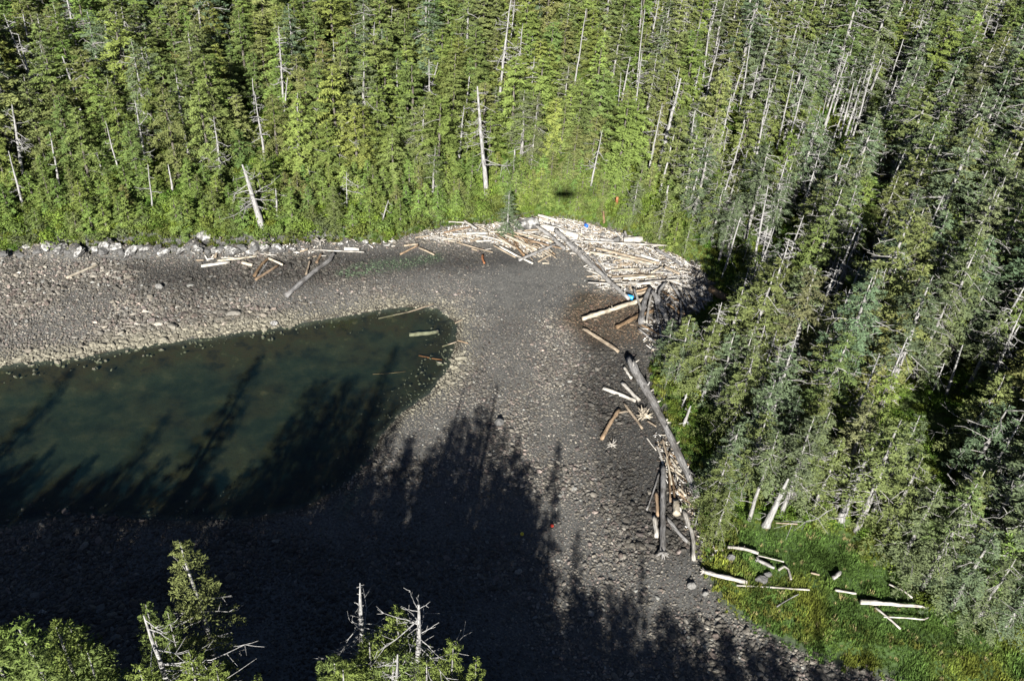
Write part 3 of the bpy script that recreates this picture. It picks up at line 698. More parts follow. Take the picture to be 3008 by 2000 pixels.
for i, (b, t, r0, nb_, spd, lab, ext, big) in enumerate(SN):
    if big: r0 *= 1.25; spd *= 1.2; nb_ = int(nb_*1.2)
    snag(b, t, r0, nb_, spd, lab, 1000+i, ext, not big)
snag(c7(1480, 1305), c7(1492, 1210), .5, 0, .5, 'rust-red broken stump at the forest edge behind the jam', 1201, 0, matl=WOOD['red'], name='stump', cat='stump', group=None, topr=.6)
snag((1775, 662), (1773, 622), .4, 5, .9, 'brown leaning root stump at the back of the jam', 1202, 0, matl=WOOD['brown'], name='stump', cat='stump', group=None, topr=.5)
snag((1842, 702), (1836, 680), .45, 0, .5, 'black-sided grey stump behind the big white cut log', 1203, 0, matl=WOOD['grey'], name='stump', cat='stump', group=None, topr=.6)

# -- the standing forest -------------------------------------------------------------------------
rf = np.random.default_rng(21)
x, y = hexpts(-190, 230, 40, 330, 3.45, rf, .45)
x2, y2 = hexpts(-110, 20, 95, 160, 2.3, rf, .45); e2 = -BEACH_EDGE(x2, y2); k2 = (e2 > .8) & (e2 < 10); x = np.r_[x, x2[k2]]; y = np.r_[y, y2[k2]]; thick = np.r_[np.zeros(len(x)-k2.sum(), bool), np.ones(k2.sum(), bool)]
e = -BEACH_EDGE(x, y); z = hz(x, y)
pr = proj(np.stack([x, y, z], -1)); prt = proj(np.stack([x, y, z+14], -1))
ok = (e > 1.2) & (pr[:, 0] > -220) & (pr[:, 0] < 3250) & (prt[:, 1] < 2050) & (pr[:, 1] > -260) & (y > 44)
gz = np.maximum(zone(Z_GRASS, x, y, .8), zone(Z_CLEAR, x, y, .5)); ok &= gz < .4
D = np.linalg.norm(np.stack([x, y, z], -1)-CP, axis=1)
rightness = sstep(1780, 2150, pr[:, 0]+.12*(pr[:, 1]-700))
# gaps in the canopy
gapn = vnoise(x, y, 7, 55)+.5*vnoise(x, y, 3.3, 56)
ok &= ~((gapn > .36) & (rf.random(len(x)) < .8)) & (rf.random(len(x)) < np.where(rightness > .5, .84, .95))
jamfront = zone([(1420, 640), (1700, 640), (1900, 700), (1860, 620), (1700, 560), (1450, 600)], x, y, 1.); ok &= jamfront < 2
spr = rf.random(len(x)) < .14+.66*rightness
sap = (e < 11) & (rightness < .5) & (rf.random(len(x)) < .8)
sap |= thick | (jamfront > .3); spr &= ~sap
Hs = np.where(spr, rf.normal(15.5, 3.2, len(x)), rf.normal(12.5, 3.0, len(x)))*(.62+.38*sstep(0, 14, e))
Hs = np.where(sap, rf.uniform(3.5, 6.5, len(x)), np.clip(Hs, 5.5, 21))
Hs *= np.where(rightness < .3, .92, 1.)
# keep sight lines to the dead trees that stand out
topp = proj(np.stack([x, y, z+Hs*.8], -1)); midp = proj(np.stack([x, y, z+Hs*.4], -1))
for b, t, Ds, p in SNAG_SEG:
    for q in (topp, midp, .5*(topp+midp)):
        s_ = np.clip(((q-b)@(t-b))/max((t-b)@(t-b), 1), .05, 1.); dd = np.linalg.norm(q-(b+s_[:, None]*(t-b)), axis=1)
        ok &= ~((dd < 34) & (D < Ds+1) & (q[:, 1] < b[1]-8))
    ok &= np.hypot(x-p[0], y-p[1]) > 1.1
shore_right = sstep(1850, 1900, pr[:, 0])*sstep(2250, 2150, pr[:, 0])*sstep(860, 900, pr[:, 1])*sstep(1200, 1120, pr[:, 1]); Hs *= 1-.35*shore_right*sstep(9, 3, e); Hs *= np.where((x > 20) & (x < 42) & (y > 90) & (y < 122), .45, 1.)
CLEARS = [np.array(q, float) for q in ([(1700, 850), (1890, 840), (2085, 790), (2105, 860), (2030, 925), (1985, 985), (1895, 1085), (1915, 1130), (1965, 1225), (2010, 1300), (2055, 1480), (2070, 1560), (1800, 1560)],
    [(2085, 1640), (2150, 1570), (2300, 1590), (2480, 1600), (2600, 1680), (2650, 1790), (2820, 1850), (3100, 1870), (3100, 2100), (2000, 2100)], [(1300, 720), (1480, 650), (1600, 634), (1700, 650), (1850, 695), (2060, 775), (2060, 860), (1500, 800)], [(1980, 1225), (2060, 1215), (2080, 1290), (2040, 1330)])]
for fz in (.15, .35, .55, .75, .95):
    q = proj(np.stack([x, y, z+Hs*fz], -1)); wpx = (1-fz)**.6*2.2*F/D
    for off in (-.35, .35):
        for cl in CLEARS: ok &= ~inside(cl, q[:, 0]+off*wpx, q[:, 1])
x, y, z, e, D, spr, sap, Hs, rightness, pr = [a[ok] for a in (x, y, z, e, D, spr, sap, Hs, rightness, pr)]
n = len(x); print('forest trees', n, 'spruce', spr.sum(), 'sap', sap.sum())
LOOK = {'yellow-green': (.120, .152, .042), 'mid-green': (.102, .134, .043), 'dark green': (.076, .106, .038), 'olive': (.112, .128, .048), 'bright green': (.114, .160, .044),
        'grey-green': (.096, .118, .060), 'blue-green': (.084, .112, .064), 'mossy green': (.104, .126, .048)}
hl = ['yellow-green', 'mid-green', 'olive', 'bright green', 'dark green']; sl_ = ['grey-green', 'blue-green', 'mossy green', 'dark green']
patch = vnoise(x, y, 16, 70)*2.2
look = [(sl_[int(np.clip(rf.random()*3.3, 0, 3))] if spr[i] else ('bright green' if sap[i] and rf.random() < .55 else hl[int(np.clip(rf.random()*3.4+patch[i], 0, 4))])) for i in range(n)]
tint = np.array([LOOK[l] for l in look])*np.exp(rf.normal(0, .13, (n, 1)))*np.c_[np.exp(rf.normal(0, .06, n)), np.ones(n), np.ones(n)]
rz = rf.uniform(0, 6.28, n); wid = rf.uniform(.78, 1.3, n); var = rf.integers(0, 6, n)
size = Hs/D*((pr[:, 0] > -20) & (pr[:, 0] < 3028) & (pr[:, 1] > -20) & (pr[:, 1] < 2150))
ZN = [(900, 9999, 'above the white ledge'), (1400, 9999, 'above the tan stick pile'), (1960, 640, 'behind the log jam'), (9999, 420, 'in the upper grey stand'), (9999, 820, 'beside the log jam'), (9999, 1180, 'above the long shore log tip'), (9999, 1560, 'above the long shore log foot'), (9999, 9999, 'around the grass bank')]
def zname(px, py): return next(t for a, b, t in ZN if px < a and py < b)
done = np.zeros(n, bool)
def tree_label(i, kindw):
    h = 'tall' if Hs[i] > (16 if spr[i] else 12.5) else ('short' if Hs[i] < (12 if spr[i] else 9) else 'middling')
    wd = ' broad' if wid[i] > 1.12 else (' slender' if wid[i] < .95 else '')
    row = 'in front' if e[i] < 6 else ('farther back' if e[i] < 20 else 'deep')
    return f'{h}{wd} {look[i]} {kindw} {row} {zname(*pr[i])}'
for kind, sel in (('spruce', spr & ~sap), ('hemlock', ~spr & ~sap), ('young_conifer', sap)):
    ids = np.where(sel)[0]; ids = ids[np.argsort(-size[ids])][:290]
    lib = {'spruce': SPR, 'hemlock': HEM, 'young_conifer': SAP}[kind]; h0 = {'spruce': 14, 'hemlock': 12, 'young_conifer': 6}[kind]
    labs = number([tree_label(i, kind.replace('_', ' ')) for i in ids], [pr[i][0] for i in ids])
    for i, lab in zip(ids, labs):
        s = Hs[i]/h0; ww = s*(wid[i] if kind != 'young_conifer' else 1.1)
        place_tree(kind, lib[var[i] % len(lib)], (x[i], y[i], z[i]-.15), rz[i], (ww, ww, s),
                   tuple(float(v) for v in tint[i]), lab, 'tree', {'spruce': 'grey-green spruces of the shore forest', 'hemlock': 'green hemlocks of the hillside forest', 'young_conifer': 'young conifers of the shoreline thicket'}[kind])
    done[ids] = True
for nm, sel, lib, h0, lab in (('spruce_forest', spr & ~done, SPRS, 14, 'grey-green spruces filling the stand behind the nearer trees'), ('hemlock_forest', ~spr & ~done, HEMS, 12, 'green hemlocks filling the slope behind the nearer trees')):
    k = np.where(sel)[0]; s = Hs[k]/h0
    scatter(nm, np.stack([x[k], y[k], z[k]-.15], -1), np.c_[0*rz[k], 0*rz[k], rz[k]], np.c_[s*wid[k], s*wid[k], s], var[k], lib, tint[k], lab, None, 'forest')
SPE = [conifer_parts(270+i, 12, 3.3, .04, 64, .22, .26, 1.3, .62, 14, elev=(-8, 38), clump=.8, keep=.76) for i in range(3)]
EDGE = [(1985, 1125, 11), (2045, 1165, 12), (1950, 1075, 8), (2090, 1045, 9), (2120, 1110, 14), (2140, 1290, 13), (2190, 1390, 14), (2110, 1455, 11), (2085, 1520, 10), (2100, 1580, 7.5), (2185, 1440, 12), (2385, 1505, 11), (2330, 1470, 13),
        (2590, 1590, 13), (2705, 1735, 12), (2790, 1790, 12), (2860, 1830, 10), (2945, 1850, 11), (2640, 1660, 12), (2985, 1800, 14), (2170, 960, 12), (2100, 1200, 12), (2240, 1300, 14), (2740, 1660, 14), (2880, 1740, 14)]
elab = number([f'{"tall" if h > 12 else "short"} spruce leaning over the {"long shore log" if py < 1480 else "grass bank"}' for px, py, h in EDGE], [q[0] for q in EDGE])
for (px, py, h), lab in zip(EDGE, elab):
    p = at(px, py); s = h/12; place_tree('spruce', SPE[int(rf.integers(3))], p-np.array([0, 0, .2]), rf.uniform(0, 6.28), (s, s, s), tuple(float(v) for v in np.array(LOOK[sl_[int(rf.integers(3))]])*rf.uniform(.9, 1.15)), lab, 'tree', 'spruces at the edge of the near shore')
for px, py, h, lib, lk, lab in [(1488, 690, 8.5, SPE, 'blue-green', 'small grey-green spruce standing alone in front of the tan stick pile'), (1856, 648, 8, SPE, 'grey-green', 'grey spruce with bare lower trunk behind the jam'), (1935, 705, 9, SPE, 'mossy green', 'leafy spruce at the jam edge past the grey stump'),
        (1560, 600, 4, SAP, 'yellow-green', 'young yellow-green conifer above the biggest boulder'), (1640, 612, 3.5, SAP, 'bright green', 'young conifer under the aircraft shadow'), (1700, 618, 4, SAP, 'olive', 'young conifer beside the aircraft shadow'), (1765, 640, 3.5, SAP, 'olive', 'low conifer left of the brown root stump'), (1820, 662, 4.5, SAP, 'mid-green', 'young conifer above the fat white cut log'),
        (1900, 690, 5, SAP, 'yellow-green', 'young conifer at the end of the straight bleached pole'), (1975, 730, 6, SAP, 'yellow-green', 'bushy conifer hanging over the jam edge'), (2010, 745, 6, SPE, 'mid-green', 'dense conifer at the shaded jam corner'), (1600, 580, 5, SAP, 'mid-green', 'young conifer just behind the aircraft shadow'), (1735, 575, 5.5, SAP, 'yellow-green', 'young conifer on the slope past the aircraft shadow'), (1680, 540, 6, SAP, 'olive', 'olive young conifer up the slope from the aircraft shadow'), (1520, 560, 6, SAP, 'yellow-green', 'young conifer near the massive twisted dead tree'), (1800, 600, 6, SAP, 'bright green', 'bright young conifer near the rust-red stump')]:
    p = at(px, py); s = h/(12 if lib is SPE else 6); place_tree('young_conifer' if lib is SAP else 'spruce', lib[int(rf.integers(3))], p-np.array([0, 0, .15]), rf.uniform(0, 6.28), (s*1.1, s*1.1, s), LOOK[lk], lab, 'tree', 'trees at the top of the log jam')
SNV = []
for i in range(8):
    tb, br = snag_meshes(1400+i, 11, .24, 18+3*i, 1.8, .14, .25, .97); SNV.append([('trunk', tb.mesh('trunk', M_SNAG, True)), ('dead_branches', br[0].mesh('dead_branches', M_SNAG))])
xs_, ys_ = hexpts(-160, 150, 60, 240, 6.6, rf, .48); es_ = -BEACH_EDGE(xs_, ys_); zs_ = hz(xs_, ys_); ps_ = proj(np.stack([xs_, ys_, zs_], -1))
kk = np.where((es_ > 5) & inframe(xs_, ys_, zs_+8, -20, -20, -20) & (zone(Z_GRASS, xs_, ys_, 2) < .2))[0]; kk = kk[rf.random(len(kk)) < np.where(ps_[kk, 0] > 1900, .8, .32)]; kk = kk[np.argsort(np.hypot(xs_[kk], ys_[kk]))][:240]
labs = number([f'thin dead tree poking up {"in front" if es_[i] < 14 else "farther back"} {zname(*ps_[i])}' for i in kk], [ps_[i][0] for i in kk])
for i, lab in zip(kk, labs):
    s = rf.uniform(.95, 1.5); place_tree('dead_tree', SNV[int(rf.integers(8))], (xs_[i], ys_[i], zs_[i]-.2), rf.uniform(0, 6.28), (1, 1, s), (0, 0, 0), lab, 'dead tree', 'thin dead trees scattered through the forest', (rf.normal(0, .04), rf.normal(0, .04)))
# ------------------------------------------------------------------ near bank: trees whose tops or shadows the photograph shows
def on_sunline(shadow_px, top_z):
    """tree top that throws its shadow tip on that spot of the beach"""
    S = gp(*shadow_px, .4); T = S-SUNRAY*(top_z-S[2])/-SUNRAY[2]; return T
NEARH = [conifer_parts(700+i, 20, 3.6, .08, 100, .27, .32, .9, .7, 6, elev=(-8, 42), clump=.8) for i in range(3)]
NEARS = [conifer_parts(720+i, 20, 3.0, .2, 90, .26, .26, 1.1, .6, 26, elev=(-10, 35), clump=1.) for i in range(2)]
near = [((750, 1050), 27, 0, 1), ((455, 1240), 26, 1, 1.), ((700, 1190), 26.5, 2, .8), ((960, 1175), 24, 0, .9), ((1195, 1345), 24.5, 1, .9), ((1640, 1275), 26, 3, .6),
        ((1700, 1525), 23, 2, .7), ((1875, 1590), 23, 3, .5), ((200, 1085), 28, 1, .8), ((1780, 1790), 23, 0, .8), ((1990, 1760), 22, 2, .6),
        ((2330, 1660), 24, 3, .4), ((2480, 1790), 23, 4, .45), ((2880, 1830), 23, 0, .4), ((1560, 1450), 24, 1, 1.), ((1330, 1330), 23.5, 2, 1.), ((100, 1330), 26, 0, .8), ((840, 1230), 25, 3, .8), ((280, 1420), 25, 2, .8), ((2120, 1840), 22, 4, .5), ((2230, 1830), 22, 0, .9), ((2360, 1880), 22, 1, .9), ((2490, 1905), 22, 2, .9), ((2620, 1925), 22, 0, .8), ((2760, 1930), 22, 1, .8), ((2900, 1950), 22, 2, .8), ((2000, 1830), 22, 1, .9), ((1850, 1690), 23, 0, .9), ((1945, 1730), 22, 1, .9), ((2050, 1795), 22, 2, .9), ((1710, 1690), 23, 1, 1.1), ((1900, 1830), 22, 0, 1.1), ((2150, 1890), 22, 2, 1.), ((1800, 1860), 22, 2, 1.1), ((2300, 1930), 22, 1, 1.)]
rn = np.random.default_rng(99); NEARLIB = NEARH+NEARS
def near_tree(T, lib, wid, label, tintname, grp='trees on the near bank under the aircraft'):
    g = float(hz(T[0], T[1])); s = (T[2]-g)/20
    place_tree('near_bank_conifer', NEARLIB[lib], (T[0], T[1], g-.2), rn.uniform(0, 6.28), (s*wid, s*wid, s), LOOK[tintname], label, 'tree', grp)
for k, (px, tz, lib, wd) in enumerate(near):
    near_tree(on_sunline(px, tz), lib, wd, f'{ORD[k]} conifer of those throwing pointed shadows from the near bank', 'mid-green')
# the mass behind them keeps the foot of the beach in shade
xs_, ys_ = hexpts(-95, 40, -16, 40, 4.2, rn, .4); nf = []
for a, b in zip(xs_, ys_):
    g = float(hz(a, b))
    if BEACH_EDGE(np.array([a]), np.array([b]))[0] > -1.5: continue
    reach = 74 if -22 < a < 3 else (64 if a < -22 else 58-(a-3)*.3)
    tz = min(25, (reach-b)*math.tan(ELEV)+rn.uniform(-2, 2))
    if tz-g < 6: continue
    q = proj(np.array([a, b, tz]))
    if -40 < q[0] < 3050 and q[1] < 2040: continue
    nf.append((a, b, g-.2, (tz-g)/20))
nf = np.array(nf); k = len(nf); NEARJ = [source('near_conifer_source', joined(p, 'near_conifer')) for p in NEARH]
scatter('near_bank_forest', nf[:, :3], np.c_[np.zeros((k, 2)), rn.uniform(0, 6.28, k)], np.c_[nf[:, 3]*1.45, nf[:, 3]*1.45, nf[:, 3]], rn.integers(0, 3, k), NEARJ, np.tile(LOOK['mid-green'], (k, 1)), 'conifer forest of the near bank that shades the foot of the beach')
# in view along the bottom of the photograph
def from_cam(px, py, dist): return CP+ray(px, py)*dist
BROAD = [conifer_parts(740+i, 20, 4.6, .08, 120, .16, .30, 1.5, .55, 6, elev=(-8, 46), clump=.9, keep=.85) for i in range(3)]
NEARLIB += BROAD
i0 = len(NEARH)+len(NEARS)
for px, py, ds, k, wd, lk, lab in [
    (1165, 1795, 58, 0, .8, 'yellow-green', 'leafy live crown between the two silver dead tops'),
    (1085, 1880, 57, 1, .8, 'yellow-green', 'live crown around the foot of the tall silver spire'),
    (975, 1935, 56, 2, .9, 'mid-green', 'live crown spreading below the tall silver spire at the shaded edge'),
    (1330, 1885, 58, 0, .6, 'yellow-green', 'live crown reaching out past the branchy silver dead top'),
    (1255, 1935, 56, 1, .7, 'yellow-green', 'live crown below the branchy silver dead top'),
    (1400, 1930, 57, 2, .45, 'yellow-green', 'outermost leafy spray past the branchy dead top'),
    (1010, 1960, 54, 0, .8, 'yellow-green', 'lowest live crown under the tall silver spire'),
    (1150, 1930, 54, 2, .9, 'mid-green', 'live crown around the smallest silver dead top'),
    (45, 1832, 59, 0, .85, 'bright green', 'bright crown in the bottom corner, tallest of its clump'),
    (160, 1838, 58, 1, .8, 'yellow-green', 'yellow-green crown in the bottom corner clump, facing the pale boulder'),
    (250, 1915, 57, 2, .7, 'mid-green', 'half-shaded crown on the inner side of the corner clump'),
    (-50, 1850, 59, 2, .9, 'mid-green', 'crown cut by the picture edge in the corner clump'),
    (100, 1915, 55, 1, .9, 'mid-green', 'lowest crown of the corner clump'),
    (425, 1768, 60, 1, .45, 'mid-green', 'dense green crown just behind the branchy dead tree'),
    (490, 1790, 60, 2, .38, 'mid-green', 'green crown squeezed between the ragged spruce and the branchy dead tree'),
    (560, 1925, 56, 0, .7, 'yellow-green', 'live crown at the bottom edge below the ragged spruce'),
    (630, 1950, 57, 1, .55, 'yellow-green', 'small live crown at the bottom edge past the ragged spruce'),
    (400, 1955, 55, 2, .6, 'yellow-green', 'live crown at the bottom edge below the branchy dead tree'),
    (755, 1985, 58, 0, .45, 'yellow-green', 'lone crown tip at the bottom edge between the two clumps')]:
    near_tree(from_cam(px, py, ds), i0+k, wd, lab, lk)
RAG = conifer_parts(801, 25, 2.3, .4, 84, .15, .10, 1.9, .5, 22, trunk_r=.40, elev=(-8, 30), clump=1.3, keep=.75)
T = np.array([-19.7, 34.3, 28.]); g = float(hz(T[0], T[1])); s_ = (T[2]-g)/25
place_tree('near_bank_conifer', RAG, (T[0], T[1], g-.2), 1.1, (s_, s_, s_), LOOK['olive'], 'ragged old spruce with dead tip and long side branches over the shaded beach', 'tree', 'trees on the near bank under the aircraft')
def near_snag(T, r0, nbr, spread, lab, seed, lo=.5, tilt=0., side=None, topr=.12, droop=.35, hi=.985, stubs=0):
    g = float(hz(T[0], T[1])); H = T[2]-g+.3
    tb, br = snag_meshes(seed, H, r0, nbr, spread, topr, lo, hi, side, False, droop, .66)
    if stubs: br += snag_meshes(seed, H, r0, stubs, .5, topr, hi, .99, None, False, 0)[1]
    e_ = link('dead_tree', None, None, (T[0]-math.sin(tilt)*H, T[1], g-.3), (0, tilt, 0)); tag(e_, lab, 'dead tree', 'silver dead trees on the near bank')
    link('trunk', tb.mesh('trunk', M_SNAG, True), e_)
    for b in br: link('branch', b.mesh('branch', M_SNAG), e_)
near_snag(from_cam(1052, 1703, 58.), .5, 40, 3.6, 'tall bare silver spire with drooping lower branches at the bottom edge', 811, .6, droop=.8, topr=.06, hi=.8, stubs=26)
near_snag(from_cam(1230, 1805, 54.), .52, 44, 3.9, 'branchy silver dead top with long level arms at the bottom edge', 812, .66)
near_snag(from_cam(1157, 1915, 53.), .34, 22, 2.6, 'smallest silver dead top between the two larger ones', 813, .75)
near_snag(from_cam(415, 1804, 56.), .36, 15, 5.6, 'branchy silver dead tree with long limbs reaching one way below the ragged spruce', 814, .7, -.03, side=.1, droop=.15)

# ------------------------------------------------------------------ shrubs, undergrowth, grass
def shrub_meshes(seed, R=1.5, n=900, leaf=.2):
    r = np.random.default_rng(seed); k = 9; cc = np.c_[r.normal(0, .45*R, (k, 2)), r.uniform(.3, .9, k)*R*.8]; rad = r.uniform(.35, .65, k)*R
    j = r.integers(0, k, n); d = norm(r.normal(size=(n, 3))+[0, 0, .35]); c = cc[j]+d*(rad[j]*r.uniform(.75, 1.05, n))[:, None]
    kp = c[:, 2] > .02; c, d = c[kp], d[kp]; a = norm(np.cross(d, r.normal(size=c.shape))+.3*r.normal(size=c.shape)); w_ = norm(np.cross(a, d+.5*r.normal(size=c.shape)))
    s = leaf*r.uniform(.6, 1.3, (len(c), 1)); f = MB(); f.diamonds(c, a*s*.6, w_*s*.42)
    st = MB()
    for q in cc[:6]: st.tube(np.array([[0, 0, -.1], q*.5+r.normal(0, .05, 3), q]), [.05, .035, .02], 5, False)
    return f.mesh('foliage', M_LEAF), st.mesh('stem', M_TWIG)
SHR = [shrub_meshes(900+i) for i in range(5)]
SHRS = [source('shrub_source', f) for f, _ in SHR]
rs = np.random.default_rng(31); rows = []
xs_, ys_ = hexpts(-100, 34, 95, 160, 2.1, rs, .4); es = -BEACH_EDGE(xs_, ys_); zs = hz(xs_, ys_); ps = proj(np.stack([xs_, ys_, zs], -1))
okk = (es > .6) & (es < 9) & (ps[:, 0] > -40) & (ps[:, 0] < 2000) & (rs.random(len(xs_)) < .8)
okk &= ~((ps[:, 0] > 1450) & (es < 1.2))
for i in np.where(okk)[0]: rows.append((xs_[i], ys_[i], zs[i], ps[i], es[i]))
labs = number([f"{'bright' if rs.random() < .6 else 'dull'} green bush {'hanging over the beach' if r_[4] < 3 else 'in the thicket'} {zname(*r_[3])}" for r_ in rows], [r_[3][0] for r_ in rows])
for r_, lab in zip(rows, labs):
    t = link('shrub', None, None, r_[:3], (0, 0, rs.uniform(0, 6.28)), [rs.uniform(.8, 1.5)]*2+[rs.uniform(.8, 1.4)]); tag(t, lab, 'shrub', 'bushes along the far shore')
    f, st = SHR[int(rs.integers(5))]; o = link('foliage', f, t)
    o['tint'] = tuple(float(v) for v in np.array((.105, .150, .030) if lab.startswith('bright') else (.085, .105, .032))*rs.uniform(.85, 1.2)*np.array([1, 1, rs.uniform(.8, 1.5)]))
    link('stem', st, t)
# undergrowth between the trees
x, y = hexpts(-190, 230, 44, 300, 1.6, rs, .45); e = -BEACH_EDGE(x, y); z = hz(x, y); p = proj(np.stack([x, y, z], -1))
k = (e > .15) & ((e > 1.) | (p[:, 1] > 560)) & (p[:, 0] > -80) & (p[:, 0] < 3100) & (p[:, 1] > -150) & (p[:, 1] < 2060) & (zone(Z_GRASS, x, y, 1.5) < .5) & (rs.random(len(x)) < .62)
x, y, z = x[k], y[k], z[k]; n = len(x); s = rs.uniform(.45, 1.1, n)*(.6+.4*sstep(.2, 3, -BEACH_EDGE(x, y)))
scatter('undergrowth', np.c_[x, y, z-.1], np.c_[0*x, 0*x, rs.uniform(0, 6.28, n)], np.c_[s, s, s*rs.uniform(.6, 1.1, n)], rs.integers(0, 5, n), SHRS,
        np.array([.075, .115, .022])*rs.uniform(.6, 1.4, (n, 1))*np.c_[rs.uniform(.8, 1.3, n), np.ones(n), np.ones(n)], 'low green undergrowth between the trunks')
def tuft(seed):
    r = np.random.default_rng(seed); n = 34; az = r.uniform(0, 6.28, n); b = np.c_[r.normal(0, .16, (n, 2)), np.zeros(n)]; h = r.uniform(.3, .62, n)
    tip = b+np.c_[np.cos(az)*h*.55, np.sin(az)*h*.55, h]; sd = np.c_[-np.sin(az), np.cos(az), 0*az]*.03
    mid = (b+tip)/2+np.c_[0*az, 0*az, h*.14]
    V = np.stack([b-sd, b+sd, mid+sd*1.1, mid-sd*1.1, tip+sd*.2, tip-sd*.2], 1).reshape(-1, 3); i = np.arange(n)[:, None]*6
    mb = MB(); mb.add(V, np.vstack([i+[0, 1, 2, 3], i+[3, 2, 4, 5]])); return mb.mesh('tuft', M_GRASS)
TUFS = [source('tuft_source', tuft(950+i)) for i in range(4)]
x, y = hexpts(10, 85, 36, 100, .34, rs, .45); z = hz(x, y); gz = np.maximum(zone(Z_GRASS, x, y, 1.6), zone(Z_CLEAR, x, y, 1.))
k = (rs.random(len(x)) < gz*1.05) & inframe(x, y, z, 40, 40, 60); x, y, z = x[k], y[k], z[k]; n = len(x)
s = rs.uniform(.5, .9, n)*(.6+.7*sstep(-.2, .35, vnoise(x, y, 1.5, 77))); dry = (rs.random(n) < .035+.3*(vnoise(x, y, 1.3, 78) > .28)*zone([(2230, 1540), (2480, 1550), (2640, 1640), (2620, 1720), (2300, 1640)], x, y, 1))[:, None]
tg = np.array([.078, .132, .034])*rs.uniform(.6, 1.4, (n, 1))*(1+.9*vnoise(x, y, 1.6, 84)+.6*vnoise(x, y, 6, 85))[:, None]*(1+np.c_[.9*sstep(-.1, .35, vnoise(x, y, 4, 79)), .3*sstep(-.1, .35, vnoise(x, y, 4, 79)), 0*x])
tg = np.where(dry, np.array([.28, .25, .12])*rs.uniform(.8, 1.2, (n, 1)), tg)
scatter('grass', np.c_[x, y, z-.03], np.c_[rs.normal(0, .12, n), rs.normal(0, .12, n), rs.uniform(0, 6.28, n)], np.c_[s, s, s], rs.integers(0, 4, n), TUFS, tg, 'lush green beach grass with straw-coloured tufts on the bank')
print('grass', n)

x, y = hexpts(-100, 60, 50, 150, .5, rs, .45); e = -BEACH_EDGE(x, y); z = hz(x, y)
k = (e > -.35+.5*vnoise(x, y, 2, 91)) & (e < 3) & inframe(x, y, z, 20, 20, 20) & (rs.random(len(x)) < .8); x, y, z = x[k], y[k], z[k]; n = len(x); s = rs.uniform(.6, 1.2, n)
scatter('shore_herbs', np.c_[x, y, z-.03], np.c_[rs.normal(0, .2, n), rs.normal(0, .2, n), rs.uniform(0, 6.28, n)], np.c_[s, s, s], rs.integers(0, 4, n), TUFS,
        np.array([.085, .120, .030])*rs.uniform(.6, 1.35, (n, 1))*np.c_[rs.uniform(.8, 1.4, n), np.ones(n), np.ones(n)], 'green herbs and grass fringing the top of the beach')
# ------------------------------------------------------------------ driftwood
CROP = dict(A=(1150, 600, 2.359), B=(1700, 800, 1.742), C=(0, 650, 1.966), D=(1900, 1400, 2.129), E=(1600, 620, 4.289), G=(1150, 620, 4.289), H=(500, 700, 3.932))
def logm(name, P, rad, matl, label, seed, k=9, cat='log', group='driftwood logs', stubs=0, roots=None):
    """driftwood along the polyline P (world); its mesh is laid along the local X axis so the grain runs lengthwise"""
    r = np.random.default_rng(seed); P = np.asarray(P, float); L = np.linalg.norm(P[-1]-P[0]); ax = norm(P[-1]-P[0])
    yy = norm(np.cross([0, 0, 1.], ax)); zz = np.cross(ax, yy); o0 = P[0]
    loc = np.stack([(P-o0)@ax, (P-o0)@yy, (P-o0)@zz], -1)
    t = np.linspace(0, 1, max(7, min(22, int(L/1.0)+4))); tq = np.linspace(0, 1, len(P))
    pts = np.stack([np.interp(t, tq, loc[:, i]) for i in range(3)], -1)
    if len(P) == 2: pts[:, 1] += (t*(1-t))*r.normal(0, .05)*L; pts[:, 2] += (t*(1-t))*r.normal(0, .01)*L
    pts[1:-1, 1:] += r.normal(0, .05, (len(t)-2, 2))*np.mean(rad)
    rr_ = np.interp(t, [0, 1], rad)*(1+.05*r.normal(size=len(t)))
    b = MB(); b.tube(pts, rr_, k, True, r, .12)
    o = bpy.data.objects.new(name, b.mesh(name, WOOD[matl], True)); COL.objects.link(o)
    M = Matrix.Identity(4)
    for i in range(3): M[i][0] = ax[i]; M[i][1] = yy[i]; M[i][2] = zz[i]; M[i][3] = o0[i]
    o.matrix_world = M; tag(o, label, cat, group)
    for q in range(stubs):
        i = r.integers(1, len(t)-1); an = r.uniform(-1.2, 1.9); d = np.array([r.normal(0, .3), math.cos(an), math.sin(an)]); s = MB()
        s.tube(np.array([pts[i], pts[i]+d*rr_[i]*1.2, pts[i]+d*rr_[i]*r.uniform(1.4, 2.0)]), [rr_[i]*.3, rr_[i]*.24, rr_[i]*.12], 5, True); c = link('branch_stub', s.mesh('branch_stub', WOOD['white' if matl == 'grey' and q % 2 else matl]), o)
    if roots is not None:
        i = 0 if roots == 0 else len(t)-1; sg = -1 if roots == 0 else 1; nr = 7
        for q in range(nr):
            an = q*6.28/nr+r.normal(0, .2); l = rr_[i]*r.uniform(1.6, 2.9); d = np.array([sg*.55, math.cos(an), math.sin(an)]); s = MB()
            s.tube(np.array([pts[i]-[sg*rr_[i]*.7, 0, 0], pts[i]+d*l*.5, pts[i]+d*l+[sg*.1*l, 0, -.1*l]]), [rr_[i]*.55, rr_[i]*.36, rr_[i]*.1], 6, True); link('root', s.mesh('root', WOOD['white' if matl == 'white' else matl]), o)
    return o
LS = [5000]
